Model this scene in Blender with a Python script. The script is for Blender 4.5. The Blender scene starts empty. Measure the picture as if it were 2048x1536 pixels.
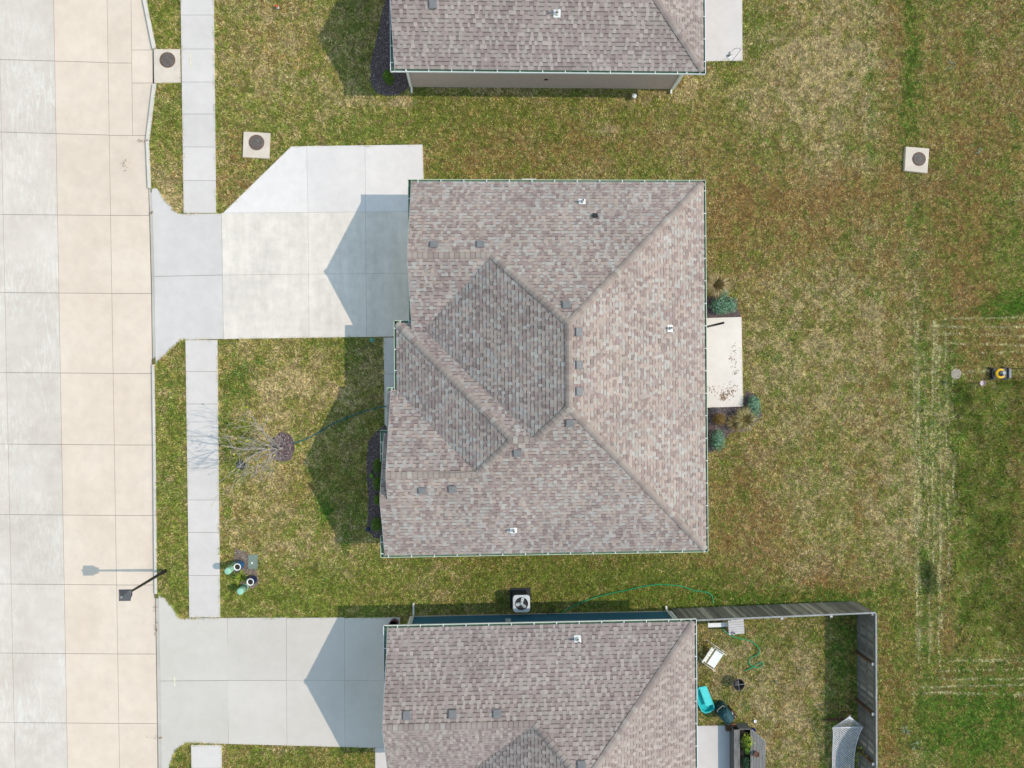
import bpy, math, random
import numpy as np
from mathutils import Matrix, Vector
random.seed(7)
S = bpy.context.scene
COL = S.collection

# ------------------------------------------------------------------ camera, sky, sun, exposure
CH = 32.0
AX, AY, RO, FPX = -0.004387, -0.040675, -0.008228, 1502.34
def _rot(ax, ay, r):
    cx, sx, cy, sy, cz, sz = math.cos(ax), math.sin(ax), math.cos(ay), math.sin(ay), math.cos(r), math.sin(r)
    Rx = np.array([[1,0,0],[0,cx,-sx],[0,sx,cx]]); Ry = np.array([[cy,0,sy],[0,1,0],[-sy,0,cy]]); Rz = np.array([[cz,-sz,0],[sz,cz,0],[0,0,1]])
    return Rx @ Ry @ Rz
RM = _rot(AX, AY, RO)
cd = bpy.data.cameras.new('camera'); cam = bpy.data.objects.new('camera', cd); COL.objects.link(cam)
mw = Matrix.Identity(4)
for i in range(3):
    for j in range(3): mw[i][j] = RM[i][j]
mw.translation = (0, 0, CH)
cam.matrix_world = mw
cd.sensor_width = 36.0; cd.lens = FPX/2048*36; cd.clip_end = 5000
S.camera = cam

SUNK, SUNY = 0.87, 0.014            # shadow length per metre of height
sun_el = math.atan(1/SUNK)
W = bpy.data.worlds.new('World'); S.world = W; W.use_nodes = True
nt = W.node_tree; bg = nt.nodes['Background']
sky = nt.nodes.new('ShaderNodeTexSky'); sky.sky_type = 'NISHITA'; sky.sun_disc = False
sky.sun_elevation = sun_el; sky.sun_rotation = math.radians(90); sky.air_density = 2.5; sky.dust_density = 0.3
nt.links.new(sky.outputs[0], bg.inputs[0]); bg.inputs[1].default_value = 0.15
sl = bpy.data.lights.new('sun', 'SUN'); sl.energy = 2.25; sl.angle = math.radians(0.5); sl.color = (1.0, 0.88, 0.73)
so = bpy.data.objects.new('sun', sl); COL.objects.link(so)
sd = Vector((-SUNK, SUNY*SUNK, -1)).normalized()
so.rotation_euler = sd.to_track_quat('-Z', 'Y').to_euler(); so.location = (20, 0, 25)
S.view_settings.view_transform = 'Standard'; S.view_settings.look = 'None'; S.view_settings.gamma = 1
S.view_settings.exposure = 0.30

# ------------------------------------------------------------------ pixel helpers
def ray(px, py):
    return RM @ np.array([(px-1024)/FPX, -(py-768)/FPX, -1.0])
def G(px, py, z=0.0):
    d = ray(px, py); t = (z-CH)/d[2]
    return (float(d[0]*t), float(d[1]*t))
def G3(px, py, z=0.0):
    a = G(px, py, z); return Vector((a[0], a[1], z))
def proj_arr(x, y):
    v = np.stack([x, y, np.full_like(x, -CH)], 1) @ RM
    return 1024+FPX*v[:,0]/-v[:,2], 768-FPX*v[:,1]/-v[:,2]

# ------------------------------------------------------------------ materials
MATS = {}
def M(name, col, rough=0.75, var=0.12, scale=6.0, bump=0.0, metal=0.0, spec=0.3, fine=60.0, finevar=0.08, stretch=None, col2=None):
    if name in MATS: return MATS[name]
    m = bpy.data.materials.new(name); m.use_nodes = True
    n = m.node_tree; b = n.nodes['Principled BSDF']; L = n.links
    b.inputs['Roughness'].default_value = rough; b.inputs['Metallic'].default_value = metal
    b.inputs['Specular IOR Level'].default_value = spec
    geo = n.nodes.new('ShaderNodeNewGeometry')
    src = geo.outputs['Position']
    if stretch:
        mp = n.nodes.new('ShaderNodeMapping'); mp.inputs['Scale'].default_value = stretch
        L.new(src, mp.inputs[0]); src = mp.outputs[0]
    a = n.nodes.new('ShaderNodeTexNoise'); a.inputs['Scale'].default_value = scale; a.inputs['Detail'].default_value = 4
    f = n.nodes.new('ShaderNodeTexNoise'); f.inputs['Scale'].default_value = fine; f.inputs['Detail'].default_value = 2
    L.new(src, a.inputs['Vector']); L.new(geo.outputs['Position'], f.inputs['Vector'])
    mx = n.nodes.new('ShaderNodeMix'); mx.data_type = 'RGBA'
    rp = n.nodes.new('ShaderNodeMapRange'); rp.inputs[1].default_value = 0.3; rp.inputs[2].default_value = 0.7
    L.new(a.outputs['Fac'], rp.inputs[0]); L.new(rp.outputs[0], mx.inputs[0])
    c2 = col2 if col2 else tuple(min(1, c*(1+var)) for c in col); c1 = tuple(c*(1-var) for c in col) if not col2 else col
    mx.inputs[6].default_value = (*c1, 1); mx.inputs[7].default_value = (*c2, 1)
    mr = n.nodes.new('ShaderNodeMapRange'); mr.inputs[1].default_value = 0.25; mr.inputs[2].default_value = 0.75
    mr.inputs[3].default_value = 1-finevar*1.5; mr.inputs[4].default_value = 1+finevar*1.5
    L.new(f.outputs['Fac'], mr.inputs[0])
    vm = n.nodes.new('ShaderNodeVectorMath'); vm.operation = 'SCALE'
    L.new(mx.outputs[2], vm.inputs[0]); L.new(mr.outputs[0], vm.inputs['Scale'])
    L.new(vm.outputs[0], b.inputs['Base Color'])
    if bump:
        bp = n.nodes.new('ShaderNodeBump'); bp.inputs['Strength'].default_value = bump; bp.inputs['Distance'].default_value = 0.01
        L.new(f.outputs['Fac'], bp.inputs['Height']); L.new(bp.outputs[0], b.inputs['Normal'])
    MATS[name] = m; return m

def MC(name, rough=0.9, fine=90.0, finevar=0.15, spec=0.1, big=0.0, bigscale=0.5, transl=0.0):
    """colour from the mesh attribute Col, with fine grain"""
    if name in MATS: return MATS[name]
    m = bpy.data.materials.new(name); m.use_nodes = True
    n = m.node_tree; b = n.nodes['Principled BSDF']; L = n.links
    b.inputs['Roughness'].default_value = rough; b.inputs['Specular IOR Level'].default_value = spec
    at = n.nodes.new('ShaderNodeAttribute'); at.attribute_name = 'Col'
    geo = n.nodes.new('ShaderNodeNewGeometry')
    f = n.nodes.new('ShaderNodeTexNoise'); f.inputs['Scale'].default_value = fine; f.inputs['Detail'].default_value = 3
    L.new(geo.outputs['Position'], f.inputs['Vector'])
    mr = n.nodes.new('ShaderNodeMapRange'); mr.inputs[1].default_value = 0.25; mr.inputs[2].default_value = 0.75
    mr.inputs[3].default_value = 1-finevar*1.5; mr.inputs[4].default_value = 1+finevar*1.5
    L.new(f.outputs['Fac'], mr.inputs[0])
    fac = mr.outputs[0]
    if big:
        g = n.nodes.new('ShaderNodeTexNoise'); g.inputs['Scale'].default_value = bigscale; g.inputs['Detail'].default_value = 5
        L.new(geo.outputs['Position'], g.inputs['Vector'])
        m2 = n.nodes.new('ShaderNodeMapRange'); m2.inputs[1].default_value = 0.3; m2.inputs[2].default_value = 0.7
        m2.inputs[3].default_value = 1-big; m2.inputs[4].default_value = 1+big
        L.new(g.outputs['Fac'], m2.inputs[0])
        mm = n.nodes.new('ShaderNodeMath'); mm.operation = 'MULTIPLY'
        L.new(fac, mm.inputs[0]); L.new(m2.outputs[0], mm.inputs[1]); fac = mm.outputs[0]
    vm = n.nodes.new('ShaderNodeVectorMath'); vm.operation = 'SCALE'
    L.new(at.outputs['Color'], vm.inputs[0]); L.new(fac, vm.inputs['Scale'])
    L.new(vm.outputs[0], b.inputs['Base Color'])
    MATS[name] = m; return m

def concrete(name, base, warm, streak=0.0, stain=0.10, stainscale=0.5, mott=0.05, streak_col=(0.74,0.70,0.645), brush=None):
    if name in MATS: return MATS[name]
    m = bpy.data.materials.new(name); m.use_nodes = True
    n = m.node_tree; b = n.nodes['Principled BSDF']; L = n.links
    b.inputs['Roughness'].default_value = 0.9; b.inputs['Specular IOR Level'].default_value = 0.15
    geo = n.nodes.new('ShaderNodeNewGeometry'); P = geo.outputs['Position']
    oi = n.nodes.new('ShaderNodeObjectInfo')
    def noise(scale, detail=4, rough=0.55, dist=0.0, vec=None):
        t = n.nodes.new('ShaderNodeTexNoise'); t.inputs['Scale'].default_value = scale; t.inputs['Detail'].default_value = detail
        t.inputs['Roughness'].default_value = rough; t.inputs['Distortion'].default_value = dist
        L.new(vec if vec else P, t.inputs['Vector']); return t.outputs['Fac']
    def rng(src, a, c, lo, hi):
        r = n.nodes.new('ShaderNodeMapRange'); r.inputs[1].default_value = a; r.inputs[2].default_value = c
        r.inputs[3].default_value = lo; r.inputs[4].default_value = hi; L.new(src, r.inputs[0]); return r.outputs[0]
    mx = n.nodes.new('ShaderNodeMix'); mx.data_type = 'RGBA'
    mx.inputs[6].default_value = (*base, 1); mx.inputs[7].default_value = (*warm, 1)
    L.new(rng(noise(stainscale, 6, 0.6), 0.35, 0.65, 0, 1), mx.inputs[0])
    cur = mx.outputs[2]
    if streak:
        mp = n.nodes.new('ShaderNodeMapping'); mp.inputs['Scale'].default_value = (3.2, 0.7, 1); mp.inputs['Rotation'].default_value = (0, 0, 0.12)
        L.new(P, mp.inputs[0])
        s1 = noise(1.2, 9, 0.72, 2.4, mp.outputs[0]); s2 = noise(0.35, 3)
        a = rng(s1, 0.47, 0.60, 0, 1); c = rng(s2, 0.40, 0.62, 0.1, 1)
        mu = n.nodes.new('ShaderNodeMath'); mu.operation = 'MULTIPLY'; L.new(a, mu.inputs[0]); L.new(c, mu.inputs[1])
        mu2 = n.nodes.new('ShaderNodeMath'); mu2.operation = 'MULTIPLY'; L.new(mu.outputs[0], mu2.inputs[0]); mu2.inputs[1].default_value = streak
        m3 = n.nodes.new('ShaderNodeMix'); m3.data_type = 'RGBA'; L.new(mu2.outputs[0], m3.inputs[0]); L.new(cur, m3.inputs[6])
        m3.inputs[7].default_value = (*streak_col, 1); cur = m3.outputs[2]
    fac = rng(noise(2.3, 6, 0.65), 0.3, 0.7, 1-stain, 1+stain*0.6)
    fine = rng(noise(45, 3), 0.25, 0.75, 1-mott, 1+mott)
    ob = rng(oi.outputs['Random'], 0, 1, 0.965, 1.03)
    if brush:
        mp = n.nodes.new('ShaderNodeMapping'); mp.inputs['Scale'].default_value = brush; L.new(P, mp.inputs[0])
        br = rng(noise(1.0, 5, 0.7, 0, mp.outputs[0]), 0.3, 0.7, 0.90, 1.06)
        q = n.nodes.new('ShaderNodeMath'); q.operation = 'MULTIPLY'; L.new(fac, q.inputs[0]); L.new(br, q.inputs[1]); fac = q.outputs[0]
    for o in (fine, ob):
        q = n.nodes.new('ShaderNodeMath'); q.operation = 'MULTIPLY'; L.new(fac, q.inputs[0]); L.new(o, q.inputs[1]); fac = q.outputs[0]
    vm = n.nodes.new('ShaderNodeVectorMath'); vm.operation = 'SCALE'; L.new(cur, vm.inputs[0]); L.new(fac, vm.inputs['Scale'])
    L.new(vm.outputs[0], b.inputs['Base Color'])
    MATS[name] = m; return m

c_road  = concrete('concrete_road_beige', (0.684, 0.561, 0.461), (0.735, 0.618, 0.514), stain=0.07, stainscale=0.35)
c_lane  = concrete('concrete_road_worn', (0.601, 0.52, 0.454), (0.68, 0.603, 0.544), streak=0.75, stain=0.08, stainscale=0.3)
c_walk  = concrete('concrete_walk', (0.623, 0.572, 0.542), (0.668, 0.613, 0.581), stain=0.05)
c_kerb  = concrete('concrete_kerb', (0.62,0.56,0.49), (0.70,0.64,0.575), stain=0.08)
c_drive = concrete('concrete_drive', (0.686, 0.616, 0.55), (0.778, 0.7, 0.625), stain=0.11, stainscale=0.4, brush=(2.6,0.35,1))
c_apron = concrete('concrete_apron', (0.594, 0.55, 0.526), (0.638, 0.59, 0.564), stain=0.06)
c_new   = concrete('concrete_new', (0.704, 0.65, 0.63), (0.77, 0.71, 0.677), stain=0.06, stainscale=0.3)
c_drive2= concrete('concrete_drive_grey', (0.589, 0.536, 0.484), (0.623, 0.567, 0.518), stain=0.04)
c_patio = concrete('concrete_patio', (0.726, 0.65, 0.583), (0.792, 0.71, 0.639), stain=0.05)
c_pad   = concrete('concrete_pad', (0.616, 0.525, 0.441), (0.682, 0.587, 0.5), stain=0.10, stainscale=1.5)
joint_m = M('joint_dirt', (0.10,0.095,0.085), var=0.3)
white_m = M('white_paint', (0.80,0.80,0.79), rough=0.5, var=0.04)
metal_w = M('white_metal', (0.78,0.79,0.80), rough=0.35, var=0.04, spec=0.5)
green_g = M('gutter_green', (0.16,0.27,0.18), rough=0.5, var=0.15)
pale_g  = M('gutter_pale_green', (0.52,0.60,0.44), rough=0.45, var=0.10, scale=1.5)
black_m = M('black_metal', (0.015,0.015,0.017), rough=0.4, var=0.2, spec=0.5)
dark_m  = M('dark_plastic', (0.03,0.033,0.04), rough=0.5, var=0.2)
vent_m  = M('vent_grey', (0.20,0.20,0.21), rough=0.55, var=0.10)
rust_m  = M('cast_iron', (0.115,0.085,0.07), rough=0.7, var=0.35, scale=9, col2=(0.15,0.135,0.13))
rustring= M('rust_ring', (0.17,0.09,0.055), rough=0.8, var=0.3)
siding_b= M('siding_brown', (0.47,0.37,0.33), rough=0.7, var=0.05)
siding_u= M('siding_blue', (0.035,0.13,0.20), rough=0.7, var=0.06)
siding_g= M('siding_sage', (0.30,0.33,0.29), rough=0.7, var=0.05)
deck_m  = M('roof_deck', (0.16,0.13,0.12), rough=0.95, var=0.2)
soffit_m= M('soffit', (0.62,0.62,0.60), rough=0.6, var=0.04)
glass_m = M('window_glass', (0.02,0.03,0.04), rough=0.05, var=0.1, spec=0.6)
mulch_g = M('mulch_ground', (0.10,0.072,0.072), var=0.4, scale=14, fine=40, finevar=0.3)
hose_t  = M('hose_teal', (0.012,0.13,0.14), rough=0.4, var=0.1)
hose_g  = M('hose_green', (0.01,0.33,0.14), rough=0.4, var=0.15)
wood_gray = [M('fence_wood_%s' % k, c, rough=0.9, var=0.25, scale=2.5, stretch=(9,9,0.7), fine=50, finevar=0.2) for k, c in
             (('charcoal',(0.165,0.155,0.142)),('slate',(0.215,0.203,0.186)),('ash',(0.29,0.27,0.24)),('pale',(0.44,0.40,0.35)))]
wood_w  = M('weathered_wood', (0.26,0.25,0.235), rough=0.9, var=0.25, scale=3, stretch=(1,10,10), finevar=0.2)
wood_p  = M('planter_wood', (0.20,0.19,0.18), rough=0.9, var=0.25, scale=3, stretch=(10,1,10), finevar=0.2)
wood_b  = M('post_wood', (0.14,0.075,0.04), rough=0.9, var=0.3, scale=4)
bark_m  = M('bark_grey', (0.42,0.385,0.365), rough=0.9, var=0.25, scale=12)
bark_d  = M('bark_dark', (0.07,0.05,0.035), rough=0.9, var=0.3, scale=12)
soil_m  = M('potting_soil', (0.035,0.023,0.018), var=0.4, scale=20)
ped_m   = M('utility_green', (0.30,0.56,0.42), rough=0.5, var=0.06)
hand_m  = M('handhole_green', (0.20,0.25,0.21), rough=0.8, var=0.15, scale=10)
leaf_m  = MC('leaf', rough=0.75, finevar=0.10, spec=0.2)
grass_m = MC('grass', rough=0.9, finevar=0.06, spec=0.05)
soilc_m = MC('lawn_soil', rough=1.0, fine=25, finevar=0.25, spec=0.0)
shingle_m = MC('asphalt_shingle', rough=0.95, fine=140, finevar=0.12, spec=0.1, big=0.09, bigscale=0.5)

# ------------------------------------------------------------------ mesh helpers
class MB:
    def __init__(s): s.v = []; s.f = []; s.mi = []; s.c = []; s.sm = []
    def face(s, pts, mi=0, col=None, sm=False):
        i = len(s.v); s.v.extend([tuple(p) for p in pts]); s.f.append(tuple(range(i, i+len(pts)))); s.mi.append(mi); s.c.append(col); s.sm.append(sm)
    def box(s, c, size, rz=0.0, mi=0, M4=None):
        hx, hy, hz = size[0]/2, size[1]/2, size[2]/2
        R = Matrix.Rotation(rz, 3, 'Z'); p = []
        for x, y, z in ((-1,-1,-1),(1,-1,-1),(1,1,-1),(-1,1,-1),(-1,-1,1),(1,-1,1),(1,1,1),(-1,1,1)):
            q = Vector(c) + R @ Vector((x*hx, y*hy, z*hz))
            p.append(M4 @ q if M4 else q)
        i = len(s.v); s.v.extend([tuple(q) for q in p])
        for f in ((0,3,2,1),(4,5,6,7),(0,1,5,4),(1,2,6,5),(2,3,7,6),(3,0,4,7)):
            s.f.append(tuple(i+k for k in f)); s.mi.append(mi); s.c.append(None); s.sm.append(False)
    def beam(s, a, b, w, h, mi=0):
        a = Vector(a); b = Vector(b); d = b-a; L = d.length
        if L < 1e-6: return
        q = d.to_track_quat('X', 'Z').to_matrix().to_4x4(); q.translation = (a+b)/2
        s.box((0,0,0), (L, w, h), 0, mi, q)
    def tube(s, pts, rad, n=6, mi=0, cap=True, col=None):
        pts = [Vector(p) for p in pts]; rings = []
        up = Vector((0,0,1))
        for k, p in enumerate(pts):
            d = (pts[min(k+1, len(pts)-1)] - pts[max(k-1, 0)]).normalized()
            ref = up if abs(d.z) < 0.95 else Vector((1,0,0))
            u = d.cross(ref).normalized(); w = u.cross(d)
            r = rad[k] if isinstance(rad, (list, tuple)) else rad
            i = len(s.v); rings.append(i)
            for j in range(n):
                a = 2*math.pi*j/n; s.v.append(tuple(p + u*(r*math.cos(a)) + w*(r*math.sin(a))))
        for k in range(len(pts)-1):
            a, b = rings[k], rings[k+1]
            for j in range(n):
                j2 = (j+1) % n; s.f.append((a+j, b+j, b+j2, a+j2)); s.mi.append(mi); s.c.append(col); s.sm.append(True)
        if cap:
            s.f.append(tuple(rings[0]+j for j in range(n))); s.mi.append(mi); s.c.append(col); s.sm.append(False)
            s.f.append(tuple(rings[-1]+j for j in reversed(range(n)))); s.mi.append(mi); s.c.append(col); s.sm.append(False)
    def lathe(s, c, prof, n=20, mi=0, cap_top=False, cap_bot=True, mis=None):
        c = Vector(c); rings = []
        for r, z in prof:
            i = len(s.v); rings.append(i)
            for j in range(n):
                a = 2*math.pi*j/n; s.v.append((c.x+r*math.cos(a), c.y+r*math.sin(a), c.z+z))
        for k in range(len(prof)-1):
            a, b = rings[k], rings[k+1]
            for j in range(n):
                j2 = (j+1) % n; s.f.append((a+j, a+j2, b+j2, b+j)); s.mi.append(mis[k] if mis else mi); s.c.append(None); s.sm.append(True)
        if cap_bot: s.f.append(tuple(rings[0]+j for j in reversed(range(n)))); s.mi.append(mis[0] if mis else mi); s.c.append(None); s.sm.append(False)
        if cap_top: s.f.append(tuple(rings[-1]+j for j in range(n))); s.mi.append(mis[-1] if mis else mi); s.c.append(None); s.sm.append(False)
    def prism(s, poly, z0, z1, mi=0, mitop=None):
        """poly: list of (x,y) or (x,y,ztop)"""
        ar = sum(poly[i][0]*poly[(i+1) % len(poly)][1] - poly[(i+1) % len(poly)][0]*poly[i][1] for i in range(len(poly)))
        if ar < 0: poly = poly[::-1]
        n = len(poly); i = len(s.v)
        for p in poly: s.v.append((p[0], p[1], z0 if len(p) < 3 else p[2]-(z1-z0)))
        for p in poly: s.v.append((p[0], p[1], z1 if len(p) < 3 else p[2]))
        fs = [tuple(i+n+k for k in range(n)), tuple(i+k for k in reversed(range(n)))]
        for k in range(n): fs.append((i+k, i+(k+1) % n, i+n+(k+1) % n, i+n+k))
        for q, f in enumerate(fs):
            s.f.append(f); s.mi.append(mitop if (q == 0 and mitop is not None) else mi); s.c.append(None); s.sm.append(False)
    def mesh(s, name, mats):
        me = bpy.data.meshes.new(name); me.from_pydata(s.v, [], s.f); 
        mats = mats if isinstance(mats, (list, tuple)) else [mats]
        for m in mats: me.materials.append(m)
        if len(mats) > 1: me.polygons.foreach_set('material_index', s.mi)
        me.polygons.foreach_set('use_smooth', s.sm)
        if any(c is not None for c in s.c):
            a = me.attributes.new('Col', 'FLOAT_COLOR', 'FACE')
            arr = np.ones((len(s.f), 4), np.float32)
            for i, c in enumerate(s.c):
                if c is not None: arr[i, :3] = c
            a.data.foreach_set('color', arr.ravel())
        me.update(); return me
    def build(s, name, mats, parent=None):
        return link(name, s.mesh(name, mats), parent)
def link(name, data, parent=None):
    o = bpy.data.objects.new(name, data); COL.objects.link(o)
    if parent: o.parent = parent; o.matrix_parent_inverse = Matrix.Translation(parent.location).inverted() if parent.location.length else Matrix.Identity(4)
    return o
def thing(name, loc, label, cat, group=None):
    o = bpy.data.objects.new(name, None); COL.objects.link(o); o.location = loc; o.empty_display_size = 0.2
    # parts are modelled in world coordinates; link() keeps them there
    return tag(o, label, cat, group)
def tag(o, label=None, cat=None, group=None, kind=None):
    if label: o['label'] = label
    if cat: o['category'] = cat
    if group: o['group'] = group
    if kind: o['kind'] = kind
    return o
def struct(name, label=None):
    o = bpy.data.objects.new(name, None); COL.objects.link(o); o['kind'] = 'structure'
    if label: o['label'] = label; 
    return o
def jit(c, a): 
    k = 1+random.uniform(-a, a); return tuple(max(0, x*k) for x in c)
def inset(poly, d):
    """shrink a (mostly convex) polygon by d"""
    ar = sum(poly[i][0]*poly[(i+1) % len(poly)][1] - poly[(i+1) % len(poly)][0]*poly[i][1] for i in range(len(poly)))
    if ar < 0: poly = poly[::-1]
    n = len(poly); out = []
    for i in range(n):
        p0, p1, p2 = Vector(poly[i-1][:2]), Vector(poly[i][:2]), Vector(poly[(i+1) % n][:2])
        d1 = (p1-p0).normalized(); d2 = (p2-p1).normalized()
        n1 = Vector((-d1.y, d1.x)); n2 = Vector((-d2.y, d2.x))
        k = 1+n1.dot(n2)
        q = p1 + (n1+n2)*(d/max(k, 0.3))
        out.append((q.x, q.y) + tuple(poly[i][2:]))
    return out

EDGES = []
EXCL = []      # polygons (world) where no grass grows
def slab(parent, pxpoly, z, mat, gap=0.010, thick=0.15, zf=None, excl=True, name='slab'):
    w = [G(px, py, z if zf is None else zf(px, py)) for px, py in pxpoly]
    if excl: EXCL.append(w); EDGES.append(w)
    if zf is not None: w = [(a[0], a[1], zf(px, py)) for a, (px, py) in zip(w, pxpoly)]
    w = inset(w, gap)
    b = MB(); b.prism(w, z-thick, z) if zf is None else b.prism(w, 0, thick)
    return b.build(name, mat, parent)

# ------------------------------------------------------------------ ground sheet
ZR = -0.13
KERB_F = [(281,-60),(285,0),(305,100),(305,165),(291,280),(298,440),(301,560),(303,700),(306,900),(308,1142),(311,1300),(315,1560)]   # kerb, street side (px)
KW = [G(px, py, 0) for px, py in KERB_F]
def kerb_x(y):
    ys = [k[1] for k in KW][::-1]; xs = [k[0] for k in KW][::-1]
    return np.interp(y, ys, xs)

def vnoise(x, y, scale, seed, oct=3, per=0.55):
    out = np.zeros_like(x); amp = 1.0; tot = 0
    for o in range(oct):
        rg = np.random.RandomState(seed+o*13).rand(256, 256)
        u = x*scale*(2**o)+100.3*o; v = y*scale*(2**o)+57.1*o
        i = np.floor(u).astype(int); j = np.floor(v).astype(int); fu = u-i; fv = v-j
        fu = fu*fu*(3-2*fu); fv = fv*fv*(3-2*fv)
        a = rg[i % 256, j % 256]*(1-fu)+rg[(i+1) % 256, j % 256]*fu
        b = rg[i % 256, (j+1) % 256]*(1-fu)+rg[(i+1) % 256, (j+1) % 256]*fu
        out += amp*(a*(1-fv)+b*fv); tot += amp; amp *= per
    return out/tot

PAL = np.array([[0.100,0.225,0.028],    # lush
                [0.222,0.282,0.046],    # green
                [0.405,0.345,0.095],    # olive
                [0.650,0.510,0.275],    # tan
                [0.400,0.228,0.088],    # brown
                [0.700,0.640,0.350]])   # straw clippings
# patches of the lawn: centre, radii (px), palette index, weight
BL = [(600,150,120,110,3,.5),(470,380,60,90,4,.5),(520,230,100,60,1,.5),(330,60,40,60,1,1.2),(335,230,40,60,1,.8),(335,390,40,50,3,.8),
      (560,40,70,60,3,.5),(700,260,160,50,1,.6),(690,210,60,30,3,.4),(820,240,80,60,1,.8),(1100,290,300,50,4,.55),(900,320,90,50,4,.5),(1210,258,22,7,3,3),
      (1050,240,250,40,1,.5),(790,205,30,9,3,3.0),(1390,165,30,30,3,1.3),(1310,195,45,14,3,.9),(950,180,160,8,3,.6),(1150,182,90,6,3,.8),
      (1640,90,110,110,3,1.7),(1600,220,90,70,3,1.0),(1720,160,60,80,3,.9),(1680,330,70,50,3,.8),(1590,130,60,60,3,.6),(1460,60,40,90,1,.9),(1540,40,40,60,1,.6),(1780,90,22,160,4,.9),(1822,110,16,170,0,1.3),(1800,230,30,60,0,.5),
      (1930,90,100,130,4,.45),(1990,120,60,80,3,.35),(1900,280,120,150,4,.55),(2010,280,60,200,4,.35),(1960,80,40,60,1,.6),(1930,520,50,140,4,1.1),(1900,450,60,120,4,.6),(2000,500,60,100,1,.7),
      (1550,400,160,60,4,1.1),(1700,380,110,40,4,.8),(1460,480,60,130,4,.6),(1650,520,150,90,4,.5),(1560,590,90,60,3,.7),(1720,600,120,90,3,.6),(1860,600,50,80,4,.5),
      (1650,720,150,140,3,.75),(1560,840,90,100,3,.4),(1500,980,80,110,4,.8),(1620,1020,120,90,3,.45),(1750,900,70,160,3,.5),(1720,820,70,80,4,.35),(1450,1100,60,60,4,1.0),(1530,1070,60,60,4,.6),
      (1640,1152,110,28,4,1.5),(1560,1165,60,20,3,.9),(1640,1140,70,16,3,1.0),(1780,1080,60,90,3,.5),(1840,1010,40,100,3,.5),
      (600,1190,200,60,1,1.7),(1100,1160,350,45,1,1.7),(880,1160,50,30,3,1.0),(860,1185,25,18,3,.8),(1240,1180,150,40,1,1.0),(1420,1190,150,30,0,.9),(1620,1198,170,22,0,1.1),(1790,1215,50,80,1,1.1),(1820,1300,50,120,1,.7),
      (620,760,140,80,3,.75),(560,850,90,80,3,.4),(520,1000,80,90,3,.55),(600,1110,110,40,3,.75),(480,1080,40,60,3,.5),(680,1080,50,60,3,.5),(470,760,30,40,0,.9),(525,720,16,16,0,1.1),(487,790,10,10,0,1.3),(690,690,30,40,0,.5),(650,1020,14,22,0,2.0),(690,1080,8,34,0,1.6),(465,920,30,80,1,.9),(460,1010,20,60,1,.7),(660,940,40,40,0,.4),
      (340,900,40,160,1,1.1),(340,1060,40,100,1,1.0),(335,760,30,50,3,.6),(340,960,36,40,3,.45),(330,1120,20,14,3,.8),(350,1190,25,40,1,.9),
      (1560,1330,130,80,3,.8),(1470,1330,60,80,3,.7),(1620,1450,80,110,3,.85),(1560,1480,60,70,3,.7),(1500,1280,60,40,1,.5),(1640,1270,60,40,1,.7),(1600,1380,60,40,4,.3),(1690,1330,36,130,0,1.3),(1430,1420,40,40,1,.6),(1650,1500,25,60,0,.6),
      (1780,1460,40,100,4,.9),(1770,1320,25,120,4,.5),(1790,1380,50,60,1,.5),
      (1960,1460,110,90,0,1.5),(2000,1380,80,50,0,1.1),(1880,1440,40,60,0,1.0),(2030,610,50,20,0,3.2),(1990,628,50,12,0,2.0),(1960,580,60,40,4,.4),
      (600,1520,80,40,1,1.0),(710,1510,40,30,0,.8),(345,1520,40,40,0,1.0),(500,1510,40,20,1,.8),(560,1500,30,14,3,.8),(940,190,200,10,1,.4),(1910,700,90,60,4,.5),(1980,690,70,40,4,.9)]
STRAW_V = [(1832,760,1290,1.6),(1858,900,1330,1.6),(1872,640,900,1.5),(1906,700,1000,1.6),(1837,640,1320,2.2),(1866,640,1130,2.6),(1880,690,1340,2.0),(1897,960,1180,2.2),(1850,700,980,1.6),(1893,660,940,2.0),(1828,560,900,1.8),(1840,1150,1300,2.5),(1882,1010,1260,2.0)]
STRAW_H = [(637,1890,2060,2.4),(653,1860,2060,3.0),(670,1865,2060,2.4),(689,1900,2060,2.4),(705,1950,2060,2.0),(1322,1895,2060,2.6),(1340,1870,2060,1.6),(1357,1855,2060,1.8),(1372,1840,2060,2.4),(1387,1820,2060,2.4),(741,1935,1985,2.4)]
def tall_mask(px, py):
    e1 = 1912+10*np.sin(py*0.021)+7*np.sin(py*0.057)+40*(vnoise(px/20, py/20, 1.0, 99, 3)-0.5)
    m = (px > e1) & (py > 768+np.maximum(0, (1985-px))*0.10-6) & (py < 1308)
    return m
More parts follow.
